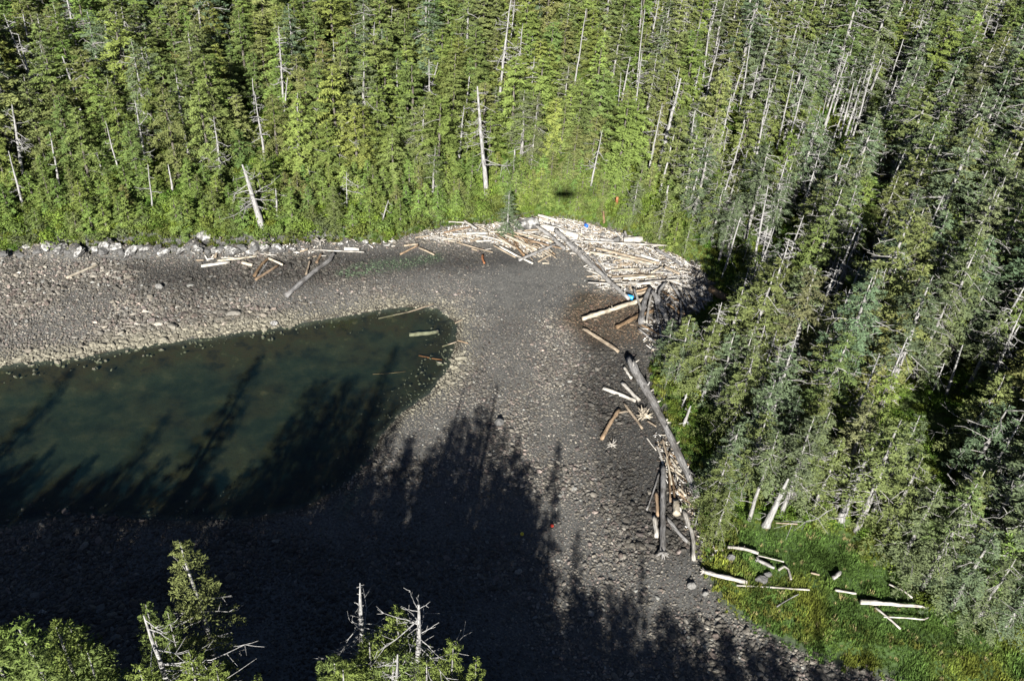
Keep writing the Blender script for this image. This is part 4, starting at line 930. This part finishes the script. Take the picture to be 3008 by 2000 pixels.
def log(crop, pts, w_, matl, label, lift=0., taper=.85, **kw):
    ox, oy, sc_ = CROP[crop]; px = [(ox+a/sc_, oy+b/sc_) for a, b in pts]
    lift += .22 if crop in 'EGD' else (.15 if crop == 'A' and px[0][0] > 1500 else 0.); W = [at(*p) for p in px]; D = np.linalg.norm(W[0]-CP); r0 = w_/sc_*D/F/2
    P = []
    for q in W: P.append(q+np.array([0, 0, r0*.75+lift]))
    LS[0] += 1
    return logm(kw.pop('name', 'log'), P, (r0, r0*taper), matl, label, LS[0], **kw)
JAM = 'driftwood logs of the log jam'; PILE = 'driftwood logs of the tan stick pile'; LEFTB = 'driftwood logs on the far cobble beach'; RIGHTB = 'driftwood logs along the near shore'; GRS = 'driftwood logs on the grass bank'; FLO = 'branches lying in the lagoon'
for a in [
 ('E', [(130, 310), (480, 660), (1050, 1180)], 70, 'grey', 'long grey log studded with white branch stubs, lying diagonally at the jam front', .5, .6, dict(stubs=30)),
 ('E', [(200, 350), (500, 590), (810, 930)], 38, 'grey', 'dark grey log close behind the stub-studded log', .3, .8, {}),
 ('E', [(480, 450), (1550, 502)], 26, 'white', 'long straight bleached pole across the back of the jam', .7, .8, {}),
 ('E', [(535, 970), (1000, 995), (1350, 955), (1670, 930)], 18, 'white', 'thin bent white pole along the front of the jam', .75, .7, {}),
 ('E', [(560, 578), (1330, 725)], 30, 'cream', 'long cream log slanting through the middle of the jam', .55, .8, {}),
 ('E', [(640, 520), (1400, 705)], 32, 'tan', 'long tan-grey log just above the slanting cream log', .4, .8, {}),
 ('E', [(980, 902), (1395, 870)], 38, 'cream', 'stout cream log near the front of the jam', .4, .9, {}),
 ('E', [(830, 792), (1180, 770)], 26, 'cream', 'short cream log in the heart of the jam', .3, .9, {}),
 ('E', [(840, 872), (1440, 842)], 22, 'tan', 'thin tan log above the stout cream log', .3, .8, {}),
 ('E', [(470, 1408), (1270, 1150)], 56, 'cream', 'thick peeling log jutting from the jam onto the dark weed', .25, .95, dict(stubs=4)),
 ('E', [(1110, 1050), (1245, 1480)], 32, 'white', 'pale log propped across the peeling log', .75, .8, {}),
 ('E', [(1320, 1030), (1200, 1470)], 56, 'grey', 'thick grey log lying under the propped pale log', .45, 1.2, {}),
 ('E', [(1332, 1100), (1270, 1470)], 28, 'white', 'light grey pole alongside the thick grey log', .6, .9, {}),
 ('E', [(1345, 1080), (1540, 1480)], 62, 'grey', 'widest shaded grey log of the fanned bundle', .45, 1.2, {}),
 ('E', [(1375, 1100), (1430, 1480)], 28, 'grey', 'narrow shaded log beside the widest one of the bundle', .6, .9, {}),
 ('A', [(1555, 872), (1690, 800), (1810, 755)], 30, 'brown', 'sodden brown log below the peeling log', .1, .9, {}),
 ('E', [(1140, 1092), (1290, 1062)], 34, 'tan', 'short fat tan log next to the blue container', .35, 1., {}),
 ('E', [(1130, 1062), (1330, 1005)], 30, 'orange', 'orange-tan log above the short fat tan log', .35, .9, {}),
 ('E', [(1520, 950), (1432, 1060), (1425, 1150), (1510, 1225)], 34, 'grey', 'curved grey root log like a hook', .5, .8, {}),
 ('E', [(1590, 990), (1775, 1265)], 30, 'grey', 'grey log beyond the hooked root log', .6, .9, {}),
 ('E', [(1690, 1170), (1688, 1460)], 30, 'grey', 'upright-looking grey log at the shaded end of the bundle', .5, .9, {}),
 ('E', [(990, 408), (1220, 402)], 74, 'white', 'fat white cut log at the forest edge of the jam', .1, 1., {}),
 ('A', [(1015, 97), (1190, 145)], 18, 'white', 'white log at the top of the beach behind the big boulder', .3, .9, {}),
 ('A', [(1045, 178), (1290, 250)], 40, 'white', 'fat pale log behind the stub-studded log', .2, 1., {}),
 ('A', [(1000, 183), (1100, 255), (1195, 345)], 24, 'grey', 'grey log parallel to the stub-studded log, nearer the tan pile', .6, 1., {}),
 ('E', [(1390, 530), (1725, 742)], 38, 'grey', 'dark grey log at the far shaded side of the jam', .4, .9, {}),
 ('E', [(1200, 605), (1430, 682)], 30, 'white', 'white log in front of the dark grey one', .45, .9, {}),
 ('E', [(1500, 760), (1685, 852)], 36, 'tan', 'tan-grey log ending in the tree shadow', .5, .9, {}),
 ('E', [(1470, 755), (1330, 832)], 26, 'cream', 'cream log forming a V with the tan-grey one', .5, .9, {}),
 ('E', [(1690, 800), (1835, 822)], 22, 'white', 'short white log past the tree shadow', .4, .9, {}),
 ('E', [(690, 398), (860, 425)], 40, 'grey', 'short grey log resting before the dark boulder', .3, .9, {}),
 ('E', [(590, 600), (805, 925)], 28, 'grey', 'grey-brown log parallel to the stub-studded log on the jam side', .45, .8, {}),
 ('E', [(545, 620), (770, 830)], 26, 'brown', 'brown log hidden between the parallel logs', .25, .8, {}),
 ('E', [(1040, 955), (1345, 965)], 28, 'white', 'white log under the thin bent pole', .45, .9, {}),
 ('E', [(890, 972), (1050, 950)], 20, 'tan', 'short tan log at the front edge of the jam', .3, .9, {}),
 ('E', [(880, 1000), (1000, 1055)], 20, 'tan', 'short tan log lying on dark weed before the jam', .1, .8, {}),
 ('E', [(2080, 1030), (2255, 1150)], 86, 'brown', 'wide brown-grey slab log at the forest edge', .2, .9, {}),
 ('E', [(1690, 1060), (1795, 1235)], 20, 'grey', 'inner thin grey log of the shaded row', .5, .9, {}),
 ('E', [(1730, 1030), (1845, 1225)], 20, 'grey', 'middle thin grey log of the shaded row', .5, .9, {}),
 ('E', [(1785, 1035), (1895, 1192)], 20, 'grey', 'outer thin grey log of the shaded row', .5, .9, {}),
 ('E', [(1915, 870), (1965, 800)], 20, 'white', 'stubby white log by the forest floor', .3, .9, {}),
 ('E', [(880, 650), (960, 715)], 14, 'tan', 'thin tan stick in the bark litter of the jam', .4, .9, {}),
 ('E', [(1860, 970), (2000, 900)], 18, 'grey', 'grey limb sticking out to the forest', .5, .9, {}),
 ]:
    log(a[0], a[1], a[2], a[3], a[4], a[5], a[6], group=JAM, **a[7])
for a in [
 ([(1310, 320), (1560, 500)], 22, 'orange', 'orange log at the near end of the fan-shaped pile', .3), ([(1420, 350), (1830, 542)], 32, 'cream', 'thick cream log in the middle of the fan-shaped pile', .4),
 ([(1330, 370), (1560, 520)], 28, 'cream', 'cream log left of the thick cream one in the pile', .35), ([(1280, 455), (1560, 612)], 18, 'tan', 'thin tan log along the outer edge of the pile', .1),
 ([(1365, 480), (1560, 590), (1780, 695)], 28, 'white', 'white log with pointed end leading the pile onto the sand', .15), ([(1450, 330), (2135, 522)], 20, 'orange', 'longest orange log of the pile, pointing at the grey log', .45),
 ([(1600, 430), (1850, 512)], 20, 'tan', 'tan log above the thick cream one', .4), ([(1560, 490), (1670, 600)], 26, 'brown', 'short brown log at the pile foot', .3),
 ([(1600, 668), (1850, 560), (2060, 470)], 40, 'grey', 'grey crooked log laid across the foot of the pile', .35), ([(1845, 668), (2022, 570)], 22, 'tan', 'tan log on the sand below the crooked grey log', .1),
 ([(1898, 680), (1985, 685)], 20, 'cream', 'short cream log alone on the sand', .05), ([(1570, 318), (1880, 305)], 24, 'white', 'white log level below the big black and white boulder', .3),
 ([(1670, 288), (1850, 270)], 20, 'tan', 'tan log touching the big black and white boulder', .3), ([(1540, 312), (2035, 432)], 20, 'tan', 'long tan log at the upper side of the pile', .35),
 ([(1760, 345), (2010, 422)], 20, 'cream', 'cream log at the upper right of the pile', .4), ([(820, 420), (1275, 545)], 20, 'tan', 'straight tan pole lying apart on the dark gravel', .05),
 ([(1075, 412), (1270, 400)], 28, 'white', 'chunky white log left of the pile', .15), ([(1060, 340), (1290, 380)], 26, 'white', 'white log reaching the head of the pile', .2),
 ([(940, 318), (1210, 318)], 42, 'white', 'widest white log at the top of the beach before the small spruce', .15), ([(1000, 405), (1120, 375)], 26, 'tan', 'short tan log on dark gravel below the white ones', .05),
 ([(660, 312), (990, 240)], 24, 'orange', 'orange-tan log leaning against the white litter', .3), ([(720, 175), (920, 185)], 18, 'white', 'white log up against the bushes', .3),
 ([(920, 170), (1070, 272)], 30, 'white', 'pale root log slanting down from the bushes', .35), ([(1050, 210), (1175, 215)], 14, 'white', 'slim white stick beside the pale root log', .3),
 ([(480, 372), (690, 360)], 18, 'white', 'white stick farther left at the top of the beach', .1), ([(630, 388), (780, 372)], 20, 'white', 'white stick just below its twin', .1),
 ([(700, 368), (785, 358)], 16, 'cream', 'short cream stick above its white neighbour', .25), ([(300, 360), (480, 335)], 16, 'tan', 'weathered tan stick at the bush foot', .1),
 ([(160, 465), (335, 445)], 28, 'tan', 'short fat tan log by the green algae', .05), ([(110, 575), (335, 462)], 26, 'orange', 'orange log pointing from the algae to the fat tan log', .1),
 ([(345, 490), (540, 578)], 24, 'tan', 'tan log with flared end beside the green algae', .05), ([(1147, 580), (1145, 630), (1170, 685)], 28, 'red', 'curved red-brown chunk alone on dark gravel', .02),
 ([(0, 370), (52, 408)], 12, 'white', 'thin white stick below the bushes', .1), ([(0, 467), (48, 460)], 14, 'white', 'tiny white stick near the thin one', .05),
 ([(1010, 500), (1078, 522)], 18, 'tan', 'short tan stub beside the straight tan pole', .05), ([(1180, 512), (1258, 500)], 14, 'white', 'white sliver over the straight tan pole', .1),
 ([(780, 312), (885, 318)], 20, 'white', 'white block before the widest white log', .1), ([(1240, 300), (1410, 302)], 24, 'cream', 'cream log at the foot of the small spruce', .25),
 ([(400, 275), (535, 265)], 15, 'white', 'white stick under the bush edge', .1), ([(500, 350), (600, 356)], 14, 'white', 'white stick lying on the left white one', .25)]:
    log('G', a[0], a[1], a[2], a[3], a[4], .85, group=PILE)
for a in [
 ([(360, 337), (690, 290)], 32, 'white', 'smooth bright white log on the dark cobbles', .05, {}), ([(550, 272), (1000, 220)], 20, 'cream', 'long cream log above the smooth white one', .1, {}), ([(600, 238), (745, 238)], 14, 'white', 'white stick behind the long cream log', .1, {}),
 ([(300, 262), (390, 262)], 15, 'tan', 'tan stub at the end of the white curl', .05, {}), ([(400, 205), (430, 255), (510, 245)], 16, 'white', 'curled white root on the upper cobbles', .1, {}), ([(520, 240), (555, 150)], 28, 'tan', 'tan block standing up by the white curl', .1, {}),
 ([(835, 295), (950, 327)], 36, 'cream', 'short fat cream log with a cut end', .05, {}), ([(970, 455), (1060, 320), (1140, 245)], 34, 'brown', 'hollow grey-brown split log', .1, {}), ([(1015, 455), (1140, 275)], 18, 'grey', 'grey split half beside the hollow log', .1, {}),
 ([(985, 497), (1248, 328)], 30, 'orange', 'orange-brown log in front of the hollow log', .1, {}), ([(958, 575), (1000, 512)], 12, 'grey', 'grey stick poking from the orange-brown log', .05, {}), ([(1140, 255), (1302, 332)], 26, 'cream', 'cream log crossing the end of the hollow log', .25, {}),
 ([(1045, 195), (1232, 212)], 14, 'white', 'white pole beside the big white boulder', .15, {}), ([(1140, 188), (1222, 190)], 14, 'white', 'short white stick touching the big white boulder', .2, {}),
 ([(1340, 690), (1660, 410), (1840, 280), (1888, 200)], 56, 'grey', 'big grey log bent at its upper end, lying down the cobbles', .1, {}), ([(1570, 442), (1615, 280)], 24, 'tan', 'tan log propped on the big bent grey log', .3, {}),
 ([(1690, 300), (1748, 198)], 30, 'orange', 'orange-brown block behind the big bent grey log', .1, {}), ([(1728, 168), (2242, 190)], 18, 'white', 'long white pole touching the head of the bent grey log', .4, {}), ([(2010, 142), (2182, 150)], 42, 'white', 'short fat white log above the long white pole', .1, {}),
 ([(1600, 185), (1650, 160), (1725, 162)], 22, 'white', 'white forked root at the end of the long white pole', .3, {}), ([(1500, 168), (1592, 138)], 20, 'tan', 'tan stick below the bushes near the forked root', .1, {}), ([(1590, 242), (1692, 215)], 14, 'tan', 'thin tan stick above the propped tan log', .1, {}), ([(1740, 215), (1805, 216)], 14, 'white', 'short white stick beside the grey log head', .15, {}), ([(590, 30), (480, -70)], 14, 'white', 'white pole slanting down the rock face', .4, {})]:
    log('H', a[0], a[1], a[2], a[3], a[4], .9, group=LEFTB, **a[5])
log('C', [(385, 335), (570, 255)], 14, 'cream', 'lone cream log at the far end of the cobble beach', .05, group=LEFTB)
for a in [
 ([(252, 480), (400, 745), (600, 1185)], 44, 'grey', 'longest grey log lying along the forest edge of the near shore', .7, .6, dict(stubs=22)), ([(125, 600), (290, 665)], 20, 'white', 'smooth white log at a slant before the long grey log', .05, .9, {}), ([(222, 574), (310, 665)], 20, 'white', 'white log between the slanting one and the long grey log', .1, .9, {}),
 ([(230, 495), (268, 552)], 14, 'white', 'white sliver beside the tip of the long grey log', .2, .9, {}), ([(230, 675), (325, 805)], 13, 'tan', 'thin tan log by the pale root mass', .05, .9, {}), ([(115, 862), (205, 712)], 22, 'orange', 'orange-brown split log on dark cobbles', .15, .9, {}), ([(205, 722), (252, 717)], 10, 'tan', 'bent tan stick at the top of the split log', .1, .9, {}),
 ([(345, 848), (395, 915)], 8, 'white', 'thin white branch reaching toward the beach', .1, .6, {}), ([(395, 890), (442, 1032)], 12, 'white', 'white stick in the narrow bundle under the long grey log', .2, .9, {}), ([(428, 1010), (424, 1200), (425, 1455)], 26, 'grey', 'grey log ending in a white root flare, pointing down the shore', .4, 1., dict(roots=1)),
 ([(410, 1030), (346, 1222)], 10, 'grey', 'thin grey pole splayed from the bundle', .15, .8, {}), ([(395, 1130), (402, 1252)], 16, 'orange', 'orange-brown block beside the root-flared log', .1, 1., {}), ([(385, 1260), (397, 1362)], 24, 'white', 'splintered white block beside the root-flared log', .1, .9, {}), ([(460, 960), (466, 1185)], 10, 'orange', 'orange-brown pole in the middle of the bundle', .3, .9, {}),
 ([(470, 1040), (486, 1190)], 12, 'brown', 'brown pole at the forest side of the bundle', .3, .9, {}), ([(440, 950), (472, 1100)], 10, 'cream', 'cream pole crossing the bundle', .4, .9, {}), ([(425, 860), (448, 962)], 10, 'tan', 'tan pole at the head of the bundle', .3, .9, {}), ([(495, 1185), (498, 1252)], 36, 'cream', 'stout stub log with tan cut end', .1, 1., {}), ([(450, 1260), (555, 1387)], 20, 'grey', 'grey log slanting between the two root ends', .05, .9, {}),
 ([(530, 1230), (572, 1330), (582, 1390), (585, 1485)], 26, 'white', 'crooked white log with a forked head', .2, .7, dict(roots=0)), ([(500, 1100), (545, 1152)], 12, 'cream', 'short cream stick under the long grey log foot', .2, .9, {}), ([(490, 1040), (535, 1085)], 10, 'white', 'white stick wedged beside the long grey log', .2, .9, {}), ([(350, 770), (395, 797)], 10, 'tan', 'tan stick poking from the pale root mass', .2, .9, {}), ([(548, 1020), (595, 1065)], 12, 'grey', 'grey limb behind the long grey log', .5, .9, {}), ([(620, 1185), (590, 1310)], 9, 'grey', 'thin grey limb hanging at the forest edge', .4, .8, {}), ([(605, 1355), (645, 1372)], 7, 'white', 'tiny white twig at the end of the shore', .2, .8, {})]:
    log('B', a[0], a[1], a[2], a[3], a[4], a[5], group=RIGHTB, **a[6])
for a in [
 ([(350, 612), (620, 682)], 26, 'white', 'thick white log with upright root end at the beach corner of the grass', .15, dict(roots=0)), ([(555, 697), (1010, 725)], 10, 'white', 'long thin white pole in the grass', .2, {}), ([(815, 602), (850, 580), (878, 600), (895, 662)], 14, 'white', 'white branch bent like a cane in the grass', .2, {}), ([(500, 460), (600, 470), (690, 500)], 20, 'white', 'white tangled root log at the top of the grass', .2, dict(stubs=8)),
 ([(690, 540), (790, 590)], 20, 'grey', 'grey root wad in the grass', .15, dict(roots=0)), ([(690, 510), (850, 550)], 8, 'white', 'white limb running from the grey root wad', .2, {}), ([(1155, 655), (1200, 615)], 24, 'grey', 'dark-topped stump lying alone in mid grass', .15, {}), ([(1170, 725), (1300, 747)], 14, 'white', 'short white log in mid grass', .15, {}), ([(1325, 808), (1745, 840)], 28, 'white', 'largest white-grey log on the grass bank', .2, dict(taper=.5)),
 ([(1420, 840), (1575, 972)], 12, 'white', 'white pole sloping down below the largest grass log', .25, {}), ([(1470, 897), (1640, 905), (1720, 915), (1748, 900)], 8, 'white', 'thin crooked white pole crossing the sloping one', .3, {}), ([(1505, 690), (1600, 735), (1650, 775)], 10, 'white', 'curved white pole below the bushes', .2, {}), ([(805, 830), (940, 752)], 7, 'grey', 'faint grey pole in the lower grass', .2, {}), ([(1020, 615), (1072, 628)], 12, 'tan', 'small tan chunk in the grass', .1, {}), ([(800, 308), (950, 316)], 8, 'tan', 'tan pole lying behind the thick broken trunk', .25, {})]:
    log('D', a[0], a[1], a[2], a[3], a[4], group=GRS, **a[5])
for a in [('A', [(1328, 880), (1572, 1037)], 26, 'tan', 'lone tan log on the cobbles before the jam', .05, RIGHTB), ('A', [(125, 920), (325, 898)], 28, 'cream', 'thick cream log lying in the shallow end of the lagoon', .2, FLO), ('A', [(350, 992), (450, 960)], 10, 'tan', 'thin tan branch at the lagoon head', .1, FLO), ('A', [(190, 1055), (280, 1075), (350, 1085)], 10, 'red', 'red-brown branch lying in the lagoon', .12, FLO), ('A', [(440, 832), (492, 805)], 8, 'tan', 'small tan stick by the lagoon head stones', .1, FLO), ('A', [(-90, 800), (120, 755), (290, 700)], 9, 'tan', 'long greenish branch along the lagoon edge', .15, FLO), ('A', [(460, 950), (530, 970)], 7, 'orange', 'tiny orange stick near the thin tan branch', .1, FLO), ('A', [(-130, 1180), (100, 1160)], 5, 'brown', 'faint brown branch under the lagoon surface', .05, FLO)]:
    log(a[0], a[1], a[2], a[3], a[4], a[5], group=a[6])
# smaller unsorted logs that fill the jam and the pile
rl = np.random.default_rng(44)
def fill(polypx, n_, ang, spread, lr, rr2, mats, phrase, group, lift):
    poly = np.array([at(a, b)[:2] for a, b in polypx]); lo, hi = poly.min(0), poly.max(0); out = []
    while len(out) < n_:
        q = rl.uniform(lo, hi)
        if inside(poly, q[:1], q[1:])[0]: out.append(q)
    pxs = [proj(np.array([q[0], q[1], 2.]))[0] for q in out]; mm = [mats[int(rl.integers(len(mats)))] for _ in out]; ll = rl.uniform(*lr, n_)
    word = dict(white='bleached', cream='cream', tan='tan', orange='orange-tan', grey='grey', brown='brown')
    labs = number([f"{'small' if l < np.mean(lr) else 'middling'} {word[m_]} log {phrase}" for l, m_ in zip(ll, mm)], pxs)
    for q, m_, l, lab in zip(out, mm, ll, labs):
        a = ang+rl.normal(0, spread); r_ = rl.uniform(*rr2); d = np.array([math.cos(a), math.sin(a)])*l/2; A_, B_ = q-d, q+d; lf = rl.uniform(0, lift)
        P = [np.array([*A_, hz(*A_)+r_*.8+lf+rl.normal(0, .1)]), np.array([*B_, hz(*B_)+r_*.8+lf+rl.normal(0, .1)])]
        LS[0] += 1; logm('log', P, (r_, r_*rl.uniform(.6, 1)), m_, lab, LS[0], 7, group=group)
fill([(1700, 745), (1900, 745), (2020, 800), (1990, 850), (1790, 850), (1740, 800)], 60, -.12, .35, (1.6, 5.5), (.08, .2), ['white', 'cream', 'tan', 'grey', 'white'], 'in the middle of the log jam', JAM, .5)
fill([(1450, 655), (1640, 650), (1860, 700), (2000, 760), (1900, 755), (1700, 720), (1600, 700)], 50, -.25, .6, (1.2, 4.5), (.08, .22), ['white', 'white', 'cream', 'grey'], 'in the bleached litter behind the jam', JAM, .3)
fill([(1440, 700), (1500, 700), (1620, 735), (1600, 755), (1500, 745)], 26, -.95, .3, (2, 6), (.08, .17), ['orange', 'cream', 'tan', 'white', 'brown'], 'in the fan-shaped pile', PILE, .4)
fill([(1260, 695), (1440, 675), (1440, 705), (1320, 715)], 24, -.1, .5, (1, 3), (.07, .16), ['white', 'cream', 'tan'], 'along the top of the beach', PILE, .15)
fill([(1900, 870), (2010, 890), (2000, 950), (1930, 1020), (1890, 990)], 34, -1.25, .35, (2, 6), (.09, .2), ['grey', 'grey', 'grey', 'brown'], 'in the shaded bundle', JAM, .5)
fill([(1985, 800), (2080, 820), (2100, 880), (2040, 920), (1990, 870)], 24, -.9, .5, (1.5, 4.5), (.08, .2), ['grey', 'white', 'grey'], 'at the forest end of the jam', JAM, .4)
fill([(1935, 1290), (1985, 1330), (2045, 1460), (2050, 1500), (1985, 1460)], 24, -1.2, .3, (1.5, 4.), (.06, .12), ['white', 'tan', 'brown', 'cream', 'orange'], 'in the narrow bundle below the long grey log', RIGHTB, .35)
# splinters, bark and twigs between the logs
def stick_mesh(seed):
    r = np.random.default_rng(seed); b = MB(); t = np.linspace(-.5, .5, 4); b.tube(np.c_[t, r.normal(0, .02, 4), r.normal(0, .01, 4)], [.03, .04, .035, .02], 5, True); return b.mesh('splinter', M_STONE)
STK = [source('splinter_source', stick_mesh(970+i)) for i in range(4)]
PT = []; WW = []
for polypx, n_, sz in [([(1430, 660), (1560, 640), (1680, 648), (1880, 705), (2060, 780), (2100, 880), (2040, 930), (1990, 890), (1900, 860), (1760, 850), (1720, 760), (1560, 700)], 4300, 1.), ([(1500, 650), (1600, 636), (1700, 650), (1880, 705), (1900, 730), (1700, 705), (1560, 680)], 1500, .9), ([(1230, 700), (1330, 665), (1460, 660), (1500, 690), (1440, 710), (1300, 715)], 900, .7), ([(1440, 690), (1620, 735), (1590, 755), (1450, 715)], 350, 1.),
                   ([(1880, 890), (2010, 890), (1990, 960), (1930, 1050), (1890, 1000)], 220, .9), ([(1920, 1270), (1975, 1280), (2060, 1480), (2060, 1560), (2010, 1560), (1960, 1430)], 380, .6), ([(560, 730), (1160, 705), (1160, 725), (900, 745), (580, 770)], 260, .6), ([(2060, 1560), (2120, 1590), (2140, 1640), (2080, 1640)], 60, .7)]:
    poly = np.array([at(a, b)[:2] for a, b in polypx]); q = rl.uniform(poly.min(0), poly.max(0), (n_*4, 2)); q = q[inside(poly, q[:, 0], q[:, 1])][:n_]; PT.append(q); WW += [sz]*len(q)
q = np.vstack(PT); WW = np.array(WW); n = len(q); l = np.exp(rl.normal(-.25, .5, n))*WW
pal = np.array([(.42, .40, .37), (.34, .31, .26), (.25, .20, .14), (.20, .195, .19), (.10, .075, .055), (.54, .52, .49)]); tn = pal[rl.integers(0, 6, n)]*rl.uniform(.75, 1.15, (n, 1))
scatter('driftwood_litter', np.c_[q, hz(q[:, 0], q[:, 1])+rl.uniform(.03, .28, n)*WW], np.c_[rl.normal(0, .15, n), rl.normal(0, .2, n), rl.uniform(0, 6.28, n)], np.c_[l, rl.uniform(.8, 2.6, n), rl.uniform(.7, 2, n)], rl.integers(0, 4, n), STK, tn, 'bleached splinters, bark and twigs filling the log jam')
# pale mass of roots and the white chunk on the near shore
def rootmass(px, py, R, nn, matl, label, seed):
    r = np.random.default_rng(seed); p = at(px, py); e_ = link('root_mass', None, None, p+np.array([0, 0, .1])); tag(e_, label, 'roots')
    for i in range(nn):
        d = norm(r.normal(size=3)*[1, 1, .6]+[0, -.3, .6]); l = R*r.uniform(.7, 1.2); b = MB(); sdv = r.normal(0, .2*R, 3)
        b.tube(np.array([[0, 0, 0], d*l*.5+sdv*.4, d*l+sdv]), [R*.15, R*.09, R*.03], 6, True); link('root', b.mesh('root', WOOD[matl], True), e_)
rootmass(1890, 1222, 1.1, 64, 'cream', 'pale spiky root mass in front of the long grey log', 1301)
rootmass(1798, 1308, .75, 16, 'white', 'white twisted root chunk below the split log', 1302)
rootmass(1945, 895, 1.6, 16, 'grey', 'big grey root wad inside the hooked root log', 1303)
rootmass(940, 712, 1.2, 14, 'white', 'pale root tangle under the bushes by the forked root', 1304)

# ------------------------------------------------------------------ flotsam
def lathe(prof, k=14):
    b = MB(); pr_ = np.asarray(prof, float); th = np.arange(k)*2*np.pi/k
    V = np.stack([pr_[:, None, 0]*np.cos(th), pr_[:, None, 0]*np.sin(th), pr_[:, None, 1]+0*th], -1); n_ = len(pr_)
    i = np.arange(n_-1)[:, None]*k; j = np.arange(k)[None]; j2 = (j+1) % k
    b.add(V.reshape(-1, 3), np.stack([i+j, i+j2, i+k+j2, i+k+j], -1).reshape(-1, 4)); return b
def buoy(px, py, R, col, lab):
    p = at(px, py); a = np.linspace(-1.45, 1.45, 11); b = lathe([(math.cos(t)*R, math.sin(t)*R) for t in a])
    e_ = link('buoy', b.mesh('buoy', plain('buoy_'+lab.split()[0], col, .4), True), None, p+np.array([0, 0, R*.95]), (.5, .2, 0)); tag(e_, lab, 'buoy')
    q = lathe([(.0, R*.95), (R*.28, R*.95), (R*.3, R*1.2), (R*.18, R*1.35), (0, R*1.35)], 10); link('eye', q.mesh('eye', plain('buoy_eye_'+lab.split()[0], tuple(v*.6 for v in col), .5), True), e_)
buoy(1621, 1547, .2, (.7, .06, .03), 'red fishing float lying in the shaded cobbles')
buoy(1533, 1571, .2, (.75, .6, .05), 'yellow fishing float lying in the shaded cobbles')
def drum(px, py, R, L, col, lab, yaw):
    p = at(px, py); pf = [(0, 0), (R*.94, 0), (R, .04), (R, L*.3), (R*1.05, L*.32), (R, L*.34), (R, L*.64), (R*1.05, L*.66), (R, L*.68), (R, L-.04), (R*.94, L), (0, L)]
    e_ = link('drum', lathe(pf, 16).mesh('drum', plain('drum_'+lab.split()[0], col, .4), True), None, p+np.array([0, 0, R+.45]), (math.pi/2, 0, yaw)); tag(e_, lab, 'drum')
    link('cap', lathe([(0, L+.002), (R*.2, L+.002), (R*.2, L+.05), (0, L+.05)], 10).mesh('cap', plain('cap_'+lab.split()[0], tuple(v*.5 for v in col), .5), True), e_, (R*.45, 0, 0))
drum(1840, 883, .36, 1.0, (.02, .25, .62), 'blue plastic drum at the end of the stub-studded log', 1.2)
drum(1718, 671, .28, .7, (.02, .10, .50), 'dark blue container in the bleached litter behind the jam', .5)

# ------------------------------------------------------------------ the aircraft the picture is taken from; the photograph shows its shadow on the trees
def helicopter():
    M = plain('heli_paint', (.55, .56, .58), .35); G = plain('heli_glass', (.03, .04, .05), .1, .6); K = plain('heli_metal', (.08, .08, .085), .4)
    o = CP-SUNRAY*5.5; e_ = link('helicopter', None, None, o, (0, 0, .05)); tag(e_, 'small helicopter hovering over the bay, its shadow a dark oval on the forest', 'helicopter')
    b = MB(); xs = np.linspace(-2.1, 2.0, 13); rad = .82*np.sqrt(np.clip(1-((xs+.15)/2.25)**2, .02, 1)); b.tube(np.c_[xs, 0*xs, .05*xs], rad, 16); fus = link('fuselage', b.mesh('fuselage', M, True), e_)
    b = MB(); b.tube([[-2.06, 0, -.05], [-1.7, 0, .08], [-1.2, 0, .14]], [.2, .5, .70], 14); link('canopy', b.mesh('canopy', G, True), fus)
    for s in (-1, 1):
        b = MB(); b.add([[-.9, .8*s, -.35], [.1, .84*s, -.35], [.1, .72*s, .45], [-.8, .68*s, .45]], [[0, 1, 2, 3]]); link('window', b.mesh('window', G), fus)
        b = MB(); b.tube([[-1.9, .9*s, -1.28], [-1.6, .9*s, -1.4], [1.5, .9*s, -1.4]], .05, 8); link('skid', b.mesh('skid', K, True), e_)
        for q in (-.8, .8): b = MB(); b.tube([[q, .5*s, -.6], [q, .9*s, -1.38]], .04, 6); link('strut', b.mesh('strut', K), e_)
    b = MB(); b.tube([[1.5, 0, .25], [3.5, 0, .35], [5.6, 0, .45]], [.32, .2, .11], 10); link('tail_boom', b.mesh('tail_boom', M, True), e_)
    b = MB(); b.tube([[5.3, 0, .3], [5.6, 0, .7], [5.95, 0, 1.35]], [.2, .16, .08], 6); link('tail_fin', b.mesh('tail_fin', M), e_)
    b = MB(); b.tube([[0, 0, .6], [0, 0, 1.5]], [.16, .09], 8); link('mast', b.mesh('mast', K), e_)
    for s in (-1, 1):
        b = MB(); V = np.array([[0, -.1, 1.5], [0, .1, 1.5], [4.9*s, .1, 1.44], [4.9*s, -.1, 1.44]]); b.add(np.vstack([V, V+[0, 0, .03]]), [[0, 1, 2, 3], [4, 5, 6, 7], [0, 1, 5, 4], [2, 3, 7, 6], [1, 2, 6, 5], [0, 3, 7, 4]]); link('rotor_blade', b.mesh('rotor_blade', K), e_)
    b = MB(); b.tube([[5.6, -.2, -.25], [5.6, -.2, 1.15]], .05, 6); link('tail_rotor', b.mesh('tail_rotor', K), e_)
helicopter()
bpy.context.view_layer.update()
